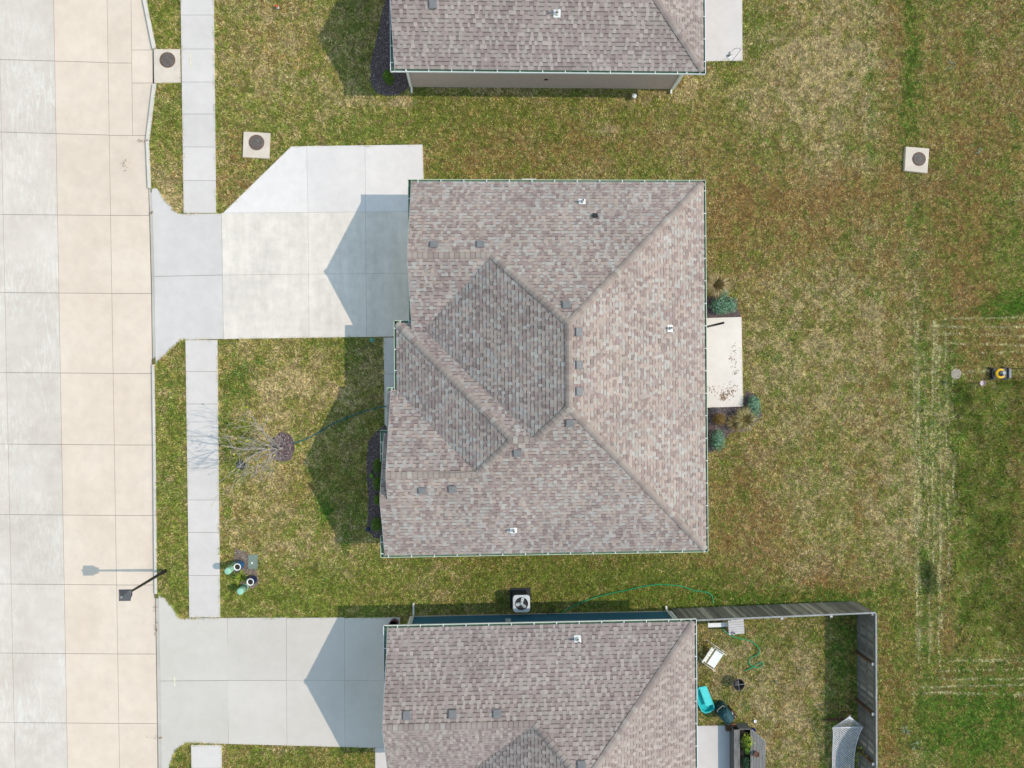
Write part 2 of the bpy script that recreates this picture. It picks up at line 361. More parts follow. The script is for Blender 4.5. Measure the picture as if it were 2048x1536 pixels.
def lawn_w(x, y):
    px, py = proj_arr(x, y)
    n1 = vnoise(x, y, 0.55, 1, 4); n2 = vnoise(x, y, 0.9, 21, 4); n3 = vnoise(x, y, 0.35, 41, 4); n4 = vnoise(x, y, 2.2, 61, 3)
    w = np.zeros((len(x), 6))
    w[:,0] = 0.10+1.2*np.clip(n1-0.55, 0, 1)
    w[:,1] = 0.55+1.8*np.clip(n1-0.45, 0, 1)
    w[:,2] = 0.85
    w[:,3] = 0.36+2.6*np.clip(n2-0.50, 0, 1)
    w[:,4] = 0.20+1.3*np.clip(n3-0.50, 0, 1)
    for cx, cy, rx, ry, k, a in BL:
        d = ((px-cx)/rx)**2+((py-cy)/ry)**2
        g = np.exp(-d)*a
        w[:,k] += (1.3 if k == 4 else 1.35)*g*(0.15+1.7*np.clip((n4-0.42)*5, 0, 1) if k == 3 else 0.35+1.3*np.clip(n2*1.8-0.4, 0, 1.2))
        if k == 0: w[:,3] *= 1-0.7*np.minimum(1, g)
        if k == 3: w[:,1] *= 1-0.35*np.minimum(1, g)
    # streaks left by the tractor, parallel to the street
    st = vnoise(px/26, py/420, 1.0, 88, 2)
    far = np.clip((px-1450)/300, 0, 1)
    w[:,4] += far*1.3*np.clip(st-0.52, 0, 1)*2; w[:,0] += far*1.2*np.clip(0.44-st, 0, 1)*2
    brk = np.clip(vnoise(px/22, py/22, 1.0, 77, 3)*2.6-0.65, 0.22, 1)
    for X, y0, y1, wd in STRAW_V:
        wob = 2.0*np.sin(py*0.013+X)+1.2*np.sin(py*0.05+X*3)
        g = np.exp(-((px-X-wob)/(wd*0.62))**2)*((py > y0) & (py < y1)); w[:,5] += 8.0*g*brk
        g = np.exp(-((px-X-wob-12)/7)**2)*((py > y0) & (py < y1)); w[:,0] += 0.5*g
    for Y, x0, x1, wd in STRAW_H:
        wob = 1.5*np.sin(px*0.02+Y)+1.0*np.sin(px*0.06+Y)
        g = np.exp(-((py-Y-wob)/(wd*0.62))**2)*((px > x0) & (px < x1)); w[:,5] += 8.0*g*brk
        g = np.exp(-((py-Y-wob-8)/6)**2)*((px > x0) & (px < x1)); w[:,4] += 0.5*g
    t = tall_mask(px, py)
    w[t,0] += 0.5; w[t,3] *= 0.7; w[t,5] = 0.06; w[t,1] += 1.0; w[t,4] += 0.18; w[t,2] += 0.3
    return w/w.sum(1, keepdims=True), t

xs = np.concatenate([[-1500,-300,-80,-40], np.arange(-26, 30.01, 0.25), [45,90,300,1500]])
ysg = np.concatenate([[-1500,-300,-80,-35], np.arange(-22, 22.01, 0.25), [35,80,300,1500]])
gx, gy = np.meshgrid(xs, ysg); gxf = gx.ravel().copy(); gyf = gy.ravel()
kx = kerb_x(gyf)
GZ = -0.03
_, ppy = proj_arr(gxf, gyf)
thr = np.where(((ppy > 388) & (ppy < 718)) | (ppy > 1202), 0.20, 0.0)      # the dropped kerbs at the driveways
gz = np.where(gxf < kx+thr, -1.0, GZ)
me = bpy.data.meshes.new('ground')
nx, ny = len(xs), len(ysg)
idx = np.arange(nx*ny).reshape(ny, nx)
quads = np.stack([idx[:-1,:-1], idx[:-1,1:], idx[1:,1:], idx[1:,:-1]], -1).reshape(-1, 4)
me.from_pydata(np.stack([gxf, gyf, gz], 1).tolist(), [], quads.tolist())
w, _ = lawn_w(gxf.astype(float), gyf.astype(float))
att = me.attributes.new('Col', 'FLOAT_COLOR', 'POINT')
c4 = np.ones((len(gxf), 4), np.float32); c4[:,:3] = (w @ PAL)*0.42
att.data.foreach_set('color', c4.ravel())
me.materials.append(soilc_m)
ground = link('ground', me); ground['kind'] = 'structure'

# ------------------------------------------------------------------ road
road = struct('road')
def lerp_line(l, y): return l[0]+(l[1]-l[0])*(y/1536.0)
Lx = [(-260,-232),(-130,-102),(-3,30),(107,135),(214,239)]
TY = [-80,-22,126,271,431,587,747,890,1031,1170,1308,1447,1600]
def kerb_px(y):
    return np.interp(y, [k[1] for k in KERB_F], [k[0] for k in KERB_F])
def rp(px, py): return (px, py)
b = MB(); base = [G(px, py, ZR-0.025) for px, py in ((-300,-100),(320,-100),(330,1620),(-300,1620))]
b.prism(base, ZR-0.2, ZR-0.022); b.build('joint_filler', joint_m, road)
def tilt(k, px, y):          # transverse joints lean slightly
    return y + (-5 if y < 300 else 0)*(1-px/250.0) - 2*(1-px/250.0)
for r in range(len(TY)-1):
    y0, y1 = TY[r], TY[r+1]
    for c in range(len(Lx)-1):
        P = [(lerp_line(Lx[c], y0), tilt(0, lerp_line(Lx[c], y0), y0)), (lerp_line(Lx[c+1], y0), tilt(0, lerp_line(Lx[c+1], y0), y0)),
             (lerp_line(Lx[c+1], y1), tilt(0, lerp_line(Lx[c+1], y1), y1)), (lerp_line(Lx[c], y1), tilt(0, lerp_line(Lx[c], y1), y1))]
        slab(road, P, ZR, c_lane if c < 3 else c_road, gap=0.008 if c >= 2 else 0.006, thick=0.06, excl=False)
    # gutter-side column, widened at the storm inlet
    xl0, xl1 = lerp_line(Lx[-1], y0), lerp_line(Lx[-1], y1)
    if y1 <= 271:
        m0, m1 = 262+3*(y0/271), 262+3*(y1/271)
        slab(road, [(xl0,y0),(m0,y0),(m1,y1),(xl1,y1)], ZR, c_road, gap=0.008, thick=0.06, excl=False)
    else:
        slab(road, [(xl0,y0),(kerb_px(y0)+1,y0),(kerb_px(y1)+1,y1),(xl1,y1)], ZR, c_road, gap=0.008, thick=0.06, excl=False)
for a, c in ((-60,100),(100,166),(166,271)):
    ma, mc = 262+3*a/271, 262+3*c/271
    pts = [(ma,a),(kerb_px(a)+1,a)]
    if a < 0: pts.append((kerb_px(0)+1,0))
    pts += [(kerb_px(c)+1,c),(mc,c)]
    slab(road, pts, ZR, c_road, gap=0.008, thick=0.06, excl=False)

# ------------------------------------------------------------------ kerb
kerb = struct('kerb')
def kerbpiece(y0, y1, w=7.5, top=0.0, xoff=0):
    ysx = sorted(set([y0, y1]+[k[1] for k in KERB_F if y0 < k[1] < y1]))
    fr = [G(kerb_px(y)+xoff, y, 0) for y in ysx]; bk = [G(kerb_px(y)+xoff+w, y, 0) for y in ysx]
    poly = fr+bk[::-1]; EXCL.append(poly)
    b = MB()
    if top < 0:                     # dropped kerb at a driveway: a rolled lip
        A = [(*p, -0.105) for p in fr]+[(*p, top) for p in bk[::-1]]
        b.prism(A, 0, 0.25)
    else: b.prism(inset(poly, 0.004), -0.32, top)
    b.build('kerb_stone', c_kerb, kerb)
for a, c in ((-60,30),(30,97)): kerbpiece(a, c, 8)
kerbpiece(167, 280, 8)
for a, c in ((280,376),): kerbpiece(a, c, 7)
for a, c in ((376,470),(470,587),(587,729)): kerbpiece(a, c, 8, -0.026)
for a, c in ((729,890),(890,1031),(1031,1188)): kerbpiece(a, c, 5.5)
for a, c in ((1188,1308),(1308,1447),(1447,1580)): kerbpiece(a, c, 8.5, -0.026)

# ------------------------------------------------------------------ pavement
side = struct('sidewalk')
SL, SR = (361,382.5), (428,443.5)
def sidewalk(ylist):
    for a, c in zip(ylist[:-1], ylist[1:]):
        P = [(lerp_line(SL,a),a),(lerp_line(SR,a),a),(lerp_line(SR,c),c),(lerp_line(SL,c),c)]
        slab(side, P, 0.025, c_walk, gap=0.006)
sidewalk([-70,-36,30,98,164,228,294,361,426]); sidewalk([680,743,808,872,936,1000,1065,1151,1235]); sidewalk([1490,1536,1600])

# ------------------------------------------------------------------ driveways
def apron_z(px, py):
    return -0.024+(px-309)/(445-309)*0.050
d1 = struct('driveway')
slab(d1, [(303,376),(313,376),(355,427),(443,427),(445,550),(308.5,553),(305.5,440)], 0, c_apron, zf=apron_z, gap=0.007)
slab(d1, [(308.5,553),(445,550),(447,678),(368,680),(360,681),(313,729),(311,729)], 0, c_apron, zf=apron_z, gap=0.007)
cx1 = [(443,447),(616,618),(731,733),(862,866)]
def dy(x, y0, y1, x0=443, x1=866): return y0+(y1-y0)*(x-x0)/(x1-x0)
for i in range(3):
    a, c = cx1[i], cx1[i+1]; am, cm = (a[0]+a[1])/2, (c[0]+c[1])/2
    slab(d1, [(a[0],dy(a[0],426,423)),(c[0],dy(c[0],426,423)),(cm,dy(cm,550,546)),(am,dy(am,550,546))], 0.026, c_drive, gap=0.0035)
    slab(d1, [(am,dy(am,550,546)),(cm,dy(cm,550,546)),(c[1],dy(c[1],678,672)),(a[1],dy(a[1],678,672))], 0.026, c_drive, gap=0.0035)
slab(d1, [(446,426),(582,293),(613,292),(616,dy(616,426,423))], 0.026, c_new, gap=0.0035)
slab(d1, [(613,292),(730,290.5),(731,dy(731,426,423)),(616,dy(616,426,423))], 0.026, c_new, gap=0.0035)
slab(d1, [(730,290.5),(845,289),(847,352),(848,dy(848,426,423)),(731,dy(731,426,423))], 0.026, c_new, gap=0.0035)
d2 = struct('driveway.001')
d2.name = 'driveway'
slab(d2, [(317,1190),(322,1190),(345,1212),(360,1236),(455,1236),(456,1361),(320.5,1362)], 0, c_drive2, zf=apron_z, gap=0.007)
slab(d2, [(320.5,1362),(456,1361),(457,1488),(372,1486),(352,1500),(328,1560),(323,1560)], 0, c_drive2, zf=apron_z, gap=0.007)
cx2 = [(455,457),(573,574),(689,690),(800,800)]
for i in range(3):
    a, c = cx2[i], cx2[i+1]
    slab(d2, [(a[0],1236),(c[0],1235),(c[0],1361),(a[0],1361)], 0.026, c_drive2, gap=0.003 if i else 0.006)
    slab(d2, [(a[0],1361),(c[0],1361),(c[1],dy(c[1],1488,1497,455,800)),(a[1],dy(a[1],1488,1497,455,800))], 0.026, c_drive2, gap=0.003 if i else 0.006)
wk = struct('front_walk')
slab(wk, [(767,675),(850,674),(850,747),(768,748)], 0.026, c_walk, gap=0.006)
slab(wk, [(768,748),(850,747),(850,858),(778,858),(769,849)], 0.026, c_walk, gap=0.006)
wk2 = struct('front_walk.001'); wk2.name = 'front_walk'
slab(wk2, [(750,1495),(820,1496),(820,1600),(751,1600)], 0.026, c_walk, gap=0.006)
for nm, P, m in (('patio', [(1380,637),(1483,634),(1486,813),(1390,816)], c_patio), ('patio', [(1380,-60),(1484,-60),(1485,121),(1380,123)], c_walk), ('patio', [(1370,1452),(1467,1451),(1466,1600),(1370,1600)], c_walk)):
    p = struct(nm); slab(p, P, 0.03, m, gap=0.0)
# chalky lines left on the concrete
for k, (a, c, lb) in enumerate((((380,104),(382,137),'pale yellow paint line on the sidewalk beside the storm inlet'), ((349,1354),(349.5,1372),'short pale yellow paint line on the grey driveway apron'))):
    zz = 0.0295 if k == 0 else apron_z(349,1360)+0.004
    A = G3(*a, zz); B_ = G3(*c, zz); b = MB(); b.beam(A, B_, 0.05, 0.004)
    tag(b.build('paint_line', M('chalk_yellow', (0.72,0.66,0.46), var=0.15)), lb, 'paint mark')
# ------------------------------------------------------------------ manholes and storm inlet
def cover(parent, c, r, z):
    b = MB()
    b.lathe((c[0], c[1], z), [(r,0.0),(r,0.008),(r*0.93,0.010),(r*0.90,0.004),(r*0.86,0.004),(r*0.84,0.010),(r*0.55,0.011),(r*0.53,0.006),(r*0.50,0.011),(0.01,0.011)], n=28, mis=[1,1,1,1,0,0,0,0,0], mi=0, cap_bot=True)
    for k in range(6):
        a = k*math.pi/3; b.box((c[0]+math.cos(a)*r*0.68, c[1]+math.sin(a)*r*0.68, z+0.011), (r*0.26, r*0.10, 0.006), a)
    return b.build('cover', [rust_m, rustring], parent)
def manhole(name, P, cc, r, z, lab, cat):
    w = [G(*p, z) for p in P]; EXCL.append([G(*p, 0) for p in P])
    c = G(*cc, z); t = thing(name, (c[0], c[1], 0), lab, cat)
    b = MB(); b.prism(w, -0.3 if name != 'manhole' else -0.05, z-0.012); 
    b.prism(inset(w, 0.012), z-0.012, z); b.build('pad', c_pad, t)
    cover(t, c, r, z+0.001)
manhole('storm_inlet', [(307,98),(360,98),(361,165),(308,166)], (335,120), 0.325, 0.02, 'square concrete storm inlet with rusty round lid between kerb and sidewalk', 'storm inlet')
manhole('manhole', [(487,263),(540,266),(538,317),(485,314)], (513,285), 0.325, 0.09, 'concrete manhole pad with round lid in the lawn beside the flared driveway', 'manhole')
manhole('manhole', [(1812,293),(1859,297),(1855,346),(1809,341)], (1838,318), 0.30, 0.12, 'concrete manhole pad with brown lid alone in the back field', 'manhole')

# ------------------------------------------------------------------ houses
PITCH = 0.6; CS = math.sqrt(1+PITCH*PITCH)
BLEND = {'main': dict(cols=[(0.398, 0.368, 0.347), (0.398, 0.323, 0.288), (0.309, 0.238, 0.224), (0.357, 0.297, 0.276), (0.279, 0.222, 0.211)], wts=[22,26,22,24,8], hi=0.5, var=0.09),
         'plain': dict(cols=[(0.373, 0.317, 0.294), (0.328, 0.266, 0.249), (0.298, 0.236, 0.224), (0.351, 0.297, 0.277)], wts=[30,30,20,20], hi=0.5, var=0.07)}
class Plane:
    """roof plane: z = z0 + PITCH*(dot(p,u)-c)"""
    def __init__(s, u, c, z0, poly): s.u = u; s.c = c; s.z0 = z0; s.poly = poly; s.t = (-u[1], u[0])
    def z(s, x, y): return s.z0+PITCH*(x*s.u[0]+y*s.u[1]-s.c)
    def st(s, p): return (p[0]*s.t[0]+p[1]*s.t[1], p[0]*s.u[0]+p[1]*s.u[1]-s.c)
    def xyz(s, t, d, off=0.0):
        x = s.u[0]*(d+s.c)+s.t[0]*t; y = s.u[1]*(d+s.c)+s.t[1]*t
        n = (-PITCH*s.u[0]/CS, -PITCH*s.u[1]/CS, 1/CS)
        return (x+n[0]*off, y+n[1]*off, s.z0+PITCH*d+n[2]*off)
    def span(s, d):
        ts = []; P = [s.st(p) for p in s.poly]
        for i in range(len(P)):
            a, b = P[i], P[(i+1) % len(P)]
            if (a[1]-d)*(b[1]-d) < 0: ts.append(a[0]+(b[0]-a[0])*(d-a[1])/(b[1]-a[1]))
        return (min(ts), max(ts)) if len(ts) >= 2 else None
    def hit(s, px, py):
        r = ray(px, py); # (0,0,CH)+r*t
        den = r[2]-PITCH*(r[0]*s.u[0]+r[1]*s.u[1]); t = (s.z0-PITCH*s.c-CH)/den
        return Vector((r[0]*t, r[1]*t, CH+r[2]*t))
def shingles(planes, blend, keep=None):
    V = []; F = []; C = []
    B_ = BLEND[blend]; rnd = random.Random(11)
    def quad(a, b_, c, d, col):
        i = len(V); V.extend((a, b_, c, d)); F.append((i, i+1, i+2, i+3)); C.append(col)
    for pl in planes:
        ds = [pl.st(p)[1] for p in pl.poly]; d0, d1 = min(ds), max(ds); step = 0.150/CS
        k = 0; d = d0-0.02
        while d < d1-0.01:
            e1 = min(d+step, d1); s0 = pl.span(max(d, d0)+0.002); s1 = pl.span(e1-0.002)
            if s0 is None: s0 = s1
            if s1 is None: s1 = s0
            if s0 is None: d += step; continue
            lo = min(s0[0], s1[0]); hi = max(s0[1], s1[1]); t = lo-rnd.uniform(0, 0.2); high = rnd.random() < 0.5
            while t < hi:
                wd = rnd.uniform(0.09, 0.16) if high else rnd.uniform(0.09, 0.21)
                a, b_ = t, t+wd; t = b_
                hgh = high; high = (not high) if rnd.random() < 0.85 else high
                a0, b0 = max(a, s0[0]), min(b_, s0[1]); a1, b1 = max(a, s1[0]), min(b_, s1[1])
                if b0-a0 < 0.004 and b1-a1 < 0.004: continue
                if b0 < a0: a0 = b0 = min(max((a1+b1)/2, s0[0]), s0[1])
                if b1 < a1: a1 = b1 = min(max((a0+b0)/2, s1[0]), s1[1])
                if keep:
                    q = pl.xyz((a+b_)/2, d)
                    if not keep(q[0], q[1]): continue
                hb = 0.024 if hgh else 0.012; ht = 0.006
                col = rnd.choices(B_['cols'], B_['wts'])[0]; kk = 1+rnd.uniform(-B_['var'], B_['var'])
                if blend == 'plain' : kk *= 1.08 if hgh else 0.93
                col = (col[0]*kk, col[1]*kk, col[2]*kk)
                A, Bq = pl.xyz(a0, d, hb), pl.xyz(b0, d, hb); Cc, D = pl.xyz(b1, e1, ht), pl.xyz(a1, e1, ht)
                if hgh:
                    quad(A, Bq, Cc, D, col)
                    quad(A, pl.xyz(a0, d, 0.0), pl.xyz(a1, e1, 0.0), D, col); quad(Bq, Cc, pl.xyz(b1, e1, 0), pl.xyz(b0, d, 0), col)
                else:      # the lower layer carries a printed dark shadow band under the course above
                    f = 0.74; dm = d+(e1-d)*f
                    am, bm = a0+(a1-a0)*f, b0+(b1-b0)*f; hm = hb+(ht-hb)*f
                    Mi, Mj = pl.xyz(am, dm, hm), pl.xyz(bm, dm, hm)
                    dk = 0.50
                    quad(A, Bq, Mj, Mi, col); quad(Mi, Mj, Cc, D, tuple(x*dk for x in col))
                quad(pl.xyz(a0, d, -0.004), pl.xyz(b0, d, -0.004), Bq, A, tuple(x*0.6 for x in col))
            d += step; k += 1
    me = bpy.data.meshes.new('shingles'); me.from_pydata(V, [], F); me.materials.append(shingle_m)
    arr = np.ones((len(F), 4), np.float32); arr[:,:3] = C
    me.attributes.new('Col', 'FLOAT_COLOR', 'FACE').data.foreach_set('color', arr.ravel())
    return me
CAPM = {}
def cap_mesh(kind, tone):
    """one bent cap shingle, 0.22 long along +X, bent about X"""
    if (kind, tone) in CAPM: return CAPM[(kind, tone)]
    drop = 0.125*PITCH if kind == 'ridge' else 0.125*PITCH*0.72
    b = MB(); h = 0.018; prof = [(-0.125,-drop),(-0.06,-drop*0.36),(0,-0.004),(0.06,-drop*0.36),(0.125,-drop)]
    cols = {'main': [(0.34,0.285,0.255),(0.285,0.228,0.21),(0.315,0.26,0.235),(0.39,0.35,0.32)], 'plain': [(0.325,0.275,0.255),(0.275,0.222,0.21),(0.30,0.25,0.232),(0.36,0.32,0.30)]}
    col = cols[tone[0]][tone[1]]
    for i in range(4):
        (y0, z0), (y1, z1) = prof[i], prof[i+1]
        b.face([(0,y0,z0+h*1.6),(0.235,y0,z0+0.004),(0.235,y1,z1+0.004),(0,y1,z1+h*1.6)], col=col, sm=True)
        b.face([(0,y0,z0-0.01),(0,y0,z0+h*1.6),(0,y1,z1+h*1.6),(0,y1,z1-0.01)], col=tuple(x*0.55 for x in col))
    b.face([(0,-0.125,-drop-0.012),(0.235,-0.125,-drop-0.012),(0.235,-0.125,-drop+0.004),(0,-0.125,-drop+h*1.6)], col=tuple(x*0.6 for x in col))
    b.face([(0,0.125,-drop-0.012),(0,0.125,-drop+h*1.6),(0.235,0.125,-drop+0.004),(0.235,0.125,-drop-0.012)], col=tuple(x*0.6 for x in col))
    CAPM[(kind, tone)] = b.mesh('ridge_cap', shingle_m); return CAPM[(kind, tone)]
def caps(roof, a, b_, kind, scheme, step=0.19):
    a = Vector(a); b_ = Vector(b_); d = b_-a; n = max(1, int(d.length/step)); dn = d.normalized()
    q = dn.to_track_quat('X', 'Z').to_matrix().to_4x4()
    for k in range(n):
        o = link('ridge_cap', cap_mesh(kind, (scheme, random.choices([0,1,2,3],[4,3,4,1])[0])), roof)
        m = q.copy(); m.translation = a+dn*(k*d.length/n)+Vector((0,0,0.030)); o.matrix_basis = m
def roof_deck(planes, parent):
    b = MB()
    for pl in planes:
        top = [(p[0], p[1], pl.z(*p)-0.012) for p in pl.poly]
        low = [(x, y, z-0.10) for x, y, z in top]
        ar = sum(top[i][0]*top[(i+1) % len(top)][1]-top[(i+1) % len(top)][0]*top[i][1] for i in range(len(top)))
        if ar < 0: top = top[::-1]; low = low[::-1]
        b.face(top); b.face(low[::-1])
    return b.build('roof', deck_m, parent)
def fascia(parent, a, b_, h=0.17, t=0.025):
    b = MB(); a = Vector(a); b_ = Vector(b_)
    dz = Vector((0,0,-h/2-0.013)); b.beam(a+dz, b_+dz, t, h); return b.build('fascia', white_m, parent)
def gutter(parent, a, b_, out, z, outer, hang=0.89, hphase=0.4, zdrop=0.03):
    """open channel from a to b (xy), trough on the 'out' side of the roof edge"""
    a = Vector((a[0], a[1], 0)); b_ = Vector((b_[0], b_[1], 0)); o = Vector((out[0], out[1], 0)); d = (b_-a); L = d.length; dn = d/L
    zt = z-zdrop; m = MB()
    def bar(off, w, zc, h, mi):
        c = (a+b_)/2+o*off+Vector((0,0,zc)); m.box(c, (L, w, h), math.atan2(dn.y, dn.x), mi)
    bar(0.012, 0.008, zt-0.05, 0.10, 1); bar(0.062, 0.092, zt-0.097, 0.006, 1); bar(0.112, 0.008, zt-0.052, 0.096, 0); bar(0.110, 0.022, zt, 0.012, 0)
    for e in (a, b_): m.box(e+o*0.06+Vector((0,0,zt-0.052)), (0.006, 0.10, 0.094), math.atan2(dn.y, dn.x), 0)
    g = m.build('gutter', [outer, green_g], parent)
    h = MB(); k = hphase
    while k < L-0.08:
        h.box(a+dn*k+o*0.062+Vector((0,0,zt+0.008)), (0.03, 0.105, 0.012), math.atan2(dn.y, dn.x)); k += hang
    if h.v: tag(h.build('gutter_hangers', metal_w, g), kind='stuff')
    return g
def walls(parent, ring, z0, z1, mat, courses=0.13):
    """lapped siding round a footprint ring (ccw)"""
    ar = sum(ring[i][0]*ring[(i+1) % len(ring)][1]-ring[(i+1) % len(ring)][0]*ring[i][1] for i in range(len(ring)))
    if ar < 0: ring = ring[::-1]
    EXCL.append(ring)
    f = MB(); f.prism(inset(ring, 0.02), -0.2, z0+0.02); f.build('foundation', c_pad, parent)
    for i in range(len(ring)):
        a = Vector((*ring[i], 0)); b_ = Vector((*ring[(i+1) % len(ring)], 0)); d = (b_-a).normalized(); n = Vector((d.y, -d.x, 0))
        m = MB(); z = z0; 
        while z < z1-0.01:
            t = min(z+courses, z1)
            p0, p1 = a+n*courses*0.13, b_+n*courses*0.13
            m.face([p0+Vector((0,0,z)), p1+Vector((0,0,z)), b_+n*0.002+Vector((0,0,t)), a+n*0.002+Vector((0,0,t))])
            m.face([a+Vector((0,0,z)), b_+Vector((0,0,z)), p1+Vector((0,0,z)), p0+Vector((0,0,z))])
            z = t
        w_ = m.build('siding', mat, parent); w_['kind'] = 'stuff'
        c = MB(); c.box((a.x, a.y, (z0+z1)/2), (0.09, 0.09, z1-z0), math.atan2(d.y, d.x)); c.build('corner_trim', white_m, parent)
def gable(parent, x, y0, y1, zb, zap, yap, mat, t=0.03):
    b = MB(); z = zb; c = 0.13
    while z < zap-0.02:
        z2 = min(z+c, zap-0.02)
        def edge(zz): f = (zz-zb)/(zap-zb); return (y0+(yap-y0)*f, y1+(yap-y1)*f)
        a0, a1 = edge(z); c0, c1 = edge(z2)
        b.face([(x-0.016,a0,z),(x-0.002,c0,z2),(x-0.002,c1,z2),(x-0.016,a1,z)]); b.face([(x,a0,z),(x-0.016,a0,z),(x-0.016,a1,z),(x,a1,z)]); z = z2
    w_ = b.build('gable_siding', mat, parent); w_['kind'] = 'stuff'
def window(parent, x, y0, y1, z0, z1, face):     # on a wall facing -X or +X at x
    s = face; b = MB(); yc, zc = (y0+y1)/2, (z0+z1)/2
    for yy in (y0, y1, yc): b.box((x+s*0.025, yy, zc), (0.05, 0.06, z1-z0))
    for zz in (z0, z1): b.box((x+s*0.027, yc, zz), (0.055, y1-y0+0.06, 0.06))
    f = b.build('window', white_m, parent); p = MB(); p.box((x+s*0.012, yc, zc), (0.012, y1-y0, z1-z0)); p.build('pane', glass_m, f)
def garage(parent, x, y0, y1, z1, dm):
    b = MB(); b.box((x-0.02, (y0+y1)/2, z1/2+0.02), (0.03, y1-y0, z1-0.02)); g = b.build('garage_door', dm, parent)
    n = 4; m = 4
    for i in range(n):
        for j in range(m):
            yy0 = y0+(y1-y0)*i/n+0.06; yy1 = y0+(y1-y0)*(i+1)/n-0.06; zz0 = 0.04+(z1-0.04)*j/m+0.05; zz1 = 0.04+(z1-0.04)*(j+1)/m-0.05
            p = MB(); p.box((x-0.041, (yy0+yy1)/2, (zz0+zz1)/2), (0.014, yy1-yy0, zz1-zz0)); p.build('panel', dm, g)
    t = MB(); t.box((x-0.03, y0-0.06, z1/2+0.05), (0.06, 0.1, z1)); t.box((x-0.03, y1+0.06, z1/2+0.05), (0.06, 0.1, z1)); t.box((x-0.032, (y0+y1)/2, z1+0.06), (0.064, y1-y0+0.22, 0.1)); t.build('door_frame', white_m, parent)
def front_door(parent, x, yc):
    b = MB(); b.box((x-0.02, yc, 1.07), (0.05, 0.92, 2.05)); d = b.build('door', M('door_red', (0.16,0.03,0.03), rough=0.5), parent)
    h = MB(); h.tube([(x-0.05,yc-0.36,1.0),(x-0.10,yc-0.36,1.0),(x-0.10,yc-0.26,1.0)], 0.012); h.build('handle', metal_w, d)
    t = MB(); t.box((x-0.025, yc-0.52, 1.09), (0.06,0.08,2.1)); t.box((x-0.025, yc+0.52, 1.09), (0.06,0.08,2.1)); t.box((x-0.027, yc, 2.16), (0.064,1.16,0.08)); t.build('door_frame', white_m, parent)
def box_vent(roof, pl, px, py, mat=None, s=0.30):
    p = pl.hit(px, py); up = Vector((pl.u[0], pl.u[1], PITCH)).normalized(); t = Vector((pl.t[0], pl.t[1], 0)); n = up.cross(t) if up.cross(t).z > 0 else t.cross(up)
    m = Matrix.Identity(4)
    for i in range(3): m[i][0] = t[i]; m[i][1] = up[i]; m[i][2] = n[i]
    m.translation = p-n*0.06
    b = MB(); b.box((0,0,0.026), (s*1.35, s*1.35, 0.008), 0, 0, m); b.box((0,0,0.07), (s*0.75, s*0.75, 0.08), 0, 0, m)
    h = s/2; z0 = 0.10; z1 = 0.15
    r = [(-h,-h),(h,-h),(h,h),(-h,h)]; q = [(x*0.86, y*0.86) for x, y in r]
    b.face([m @ Vector((x,y,z0)) for x, y in r][::-1])
    for i in range(4):
        j = (i+1) % 4
        b.face([m @ Vector((*r[i],z0)), m @ Vector((*r[j],z0)), m @ Vector((*r[j],z1-0.02)), m @ Vector((*r[i],z1-0.02))])
        b.face([m @ Vector((*r[i],z1-0.02)), m @ Vector((*r[j],z1-0.02)), m @ Vector((*q[j],z1)), m @ Vector((*q[i],z1))])
    b.face([m @ Vector((*x,z1)) for x in q])
    return b.build('roof_vent', mat or vent_m, roof)
def pipe_vent(roof, pl, px, py, h=0.42):
    p = pl.hit(px, py); b = MB()
    up = Vector((pl.u[0], pl.u[1], PITCH)).normalized(); t = Vector((pl.t[0], pl.t[1], 0)); n = up.cross(t) if up.cross(t).z > 0 else t.cross(up)
    m = Matrix.Identity(4)
    for i in range(3): m[i][0] = t[i]; m[i][1] = up[i]; m[i][2] = n[i]
    m.translation = p
    b.box((0,0,0.027), (0.27,0.27,0.006), 0, 0, m)
    b.lathe(p+Vector((0,0,-0.02)), [(0.085,0.02),(0.075,0.10),(0.052,0.14)], n=14, mi=0)
    b.lathe(p+Vector((0,0,0.10)), [(0.042,0),(0.042,h-0.1),(0.034,h-0.1),(0.034,h-0.2)], n=14, mi=0, mis=[0,0,1], cap_top=True)
    b.lathe(p+Vector((0,0,0.10)), [(0.053,0.03),(0.053,0.05),(0.045,0.055)], n=14, mi=1)
    return b.build('vent_pipe', [white_m, black_m], roof)
def downspout(parent, x, y, zt, zb, d=(0,-1), mat=None, gut=None, kick=0.35):
    d = Vector((d[0], d[1], 0)); p = Vector((x, y, 0)); b = MB()
    if gut: b.beam(p+d*gut+Vector((0,0,zt)), p+d*0.05+Vector((0,0,zt-0.25)), 0.075, 0.06)
    b.beam(p+d*0.05+Vector((0,0,zt-0.22)), p+d*0.05+Vector((0,0,zb+0.12)), 0.075, 0.06)
    b.beam(p+d*0.03+Vector((0,0,zb+0.15)), p+d*kick+Vector((0,0,zb+0.06)), 0.07, 0.07)
    return b.build('downspout', mat or white_m, parent)

# ---- the middle house
e, m_ = 2.6, PITCH
yn, ys, xe = 7.76, -6.74, 8.82
xa, xb, eb, yt = -2.75, -3.25, 2.77, 2.25
xg1, Y1, xg2, Y2, xg3, Y3 = -2.66, 4.60, -3.50, -3.40, -3.80, -4.39
Z1 = e+m_*(yn-Y1); Z2 = e+m_*(Y2-ys); Z3 = e+m_*(Y3-ys)
r_ = (xe-xa)/2; XR = xe-r_; ZP = e+m_*r_; PN = (XR, yn-r_); PS = (XR, ys+r_)
R1e = (xa+(yn-Y1), Y1)
yv = ((eb+m_*yt)-(Z1-m_*Y1))/(2*m_); zv = Z1-m_*(Y1-yv); xv = xa+(zv-e)/m_
y3 = (eb-e+m_*(yt+ys))/(2*m_); z3 = e+m_*(y3-ys)
R3e = (xa+(z3-e)/m_, y3); R3w = (xb+(z3-eb)/m_, y3)
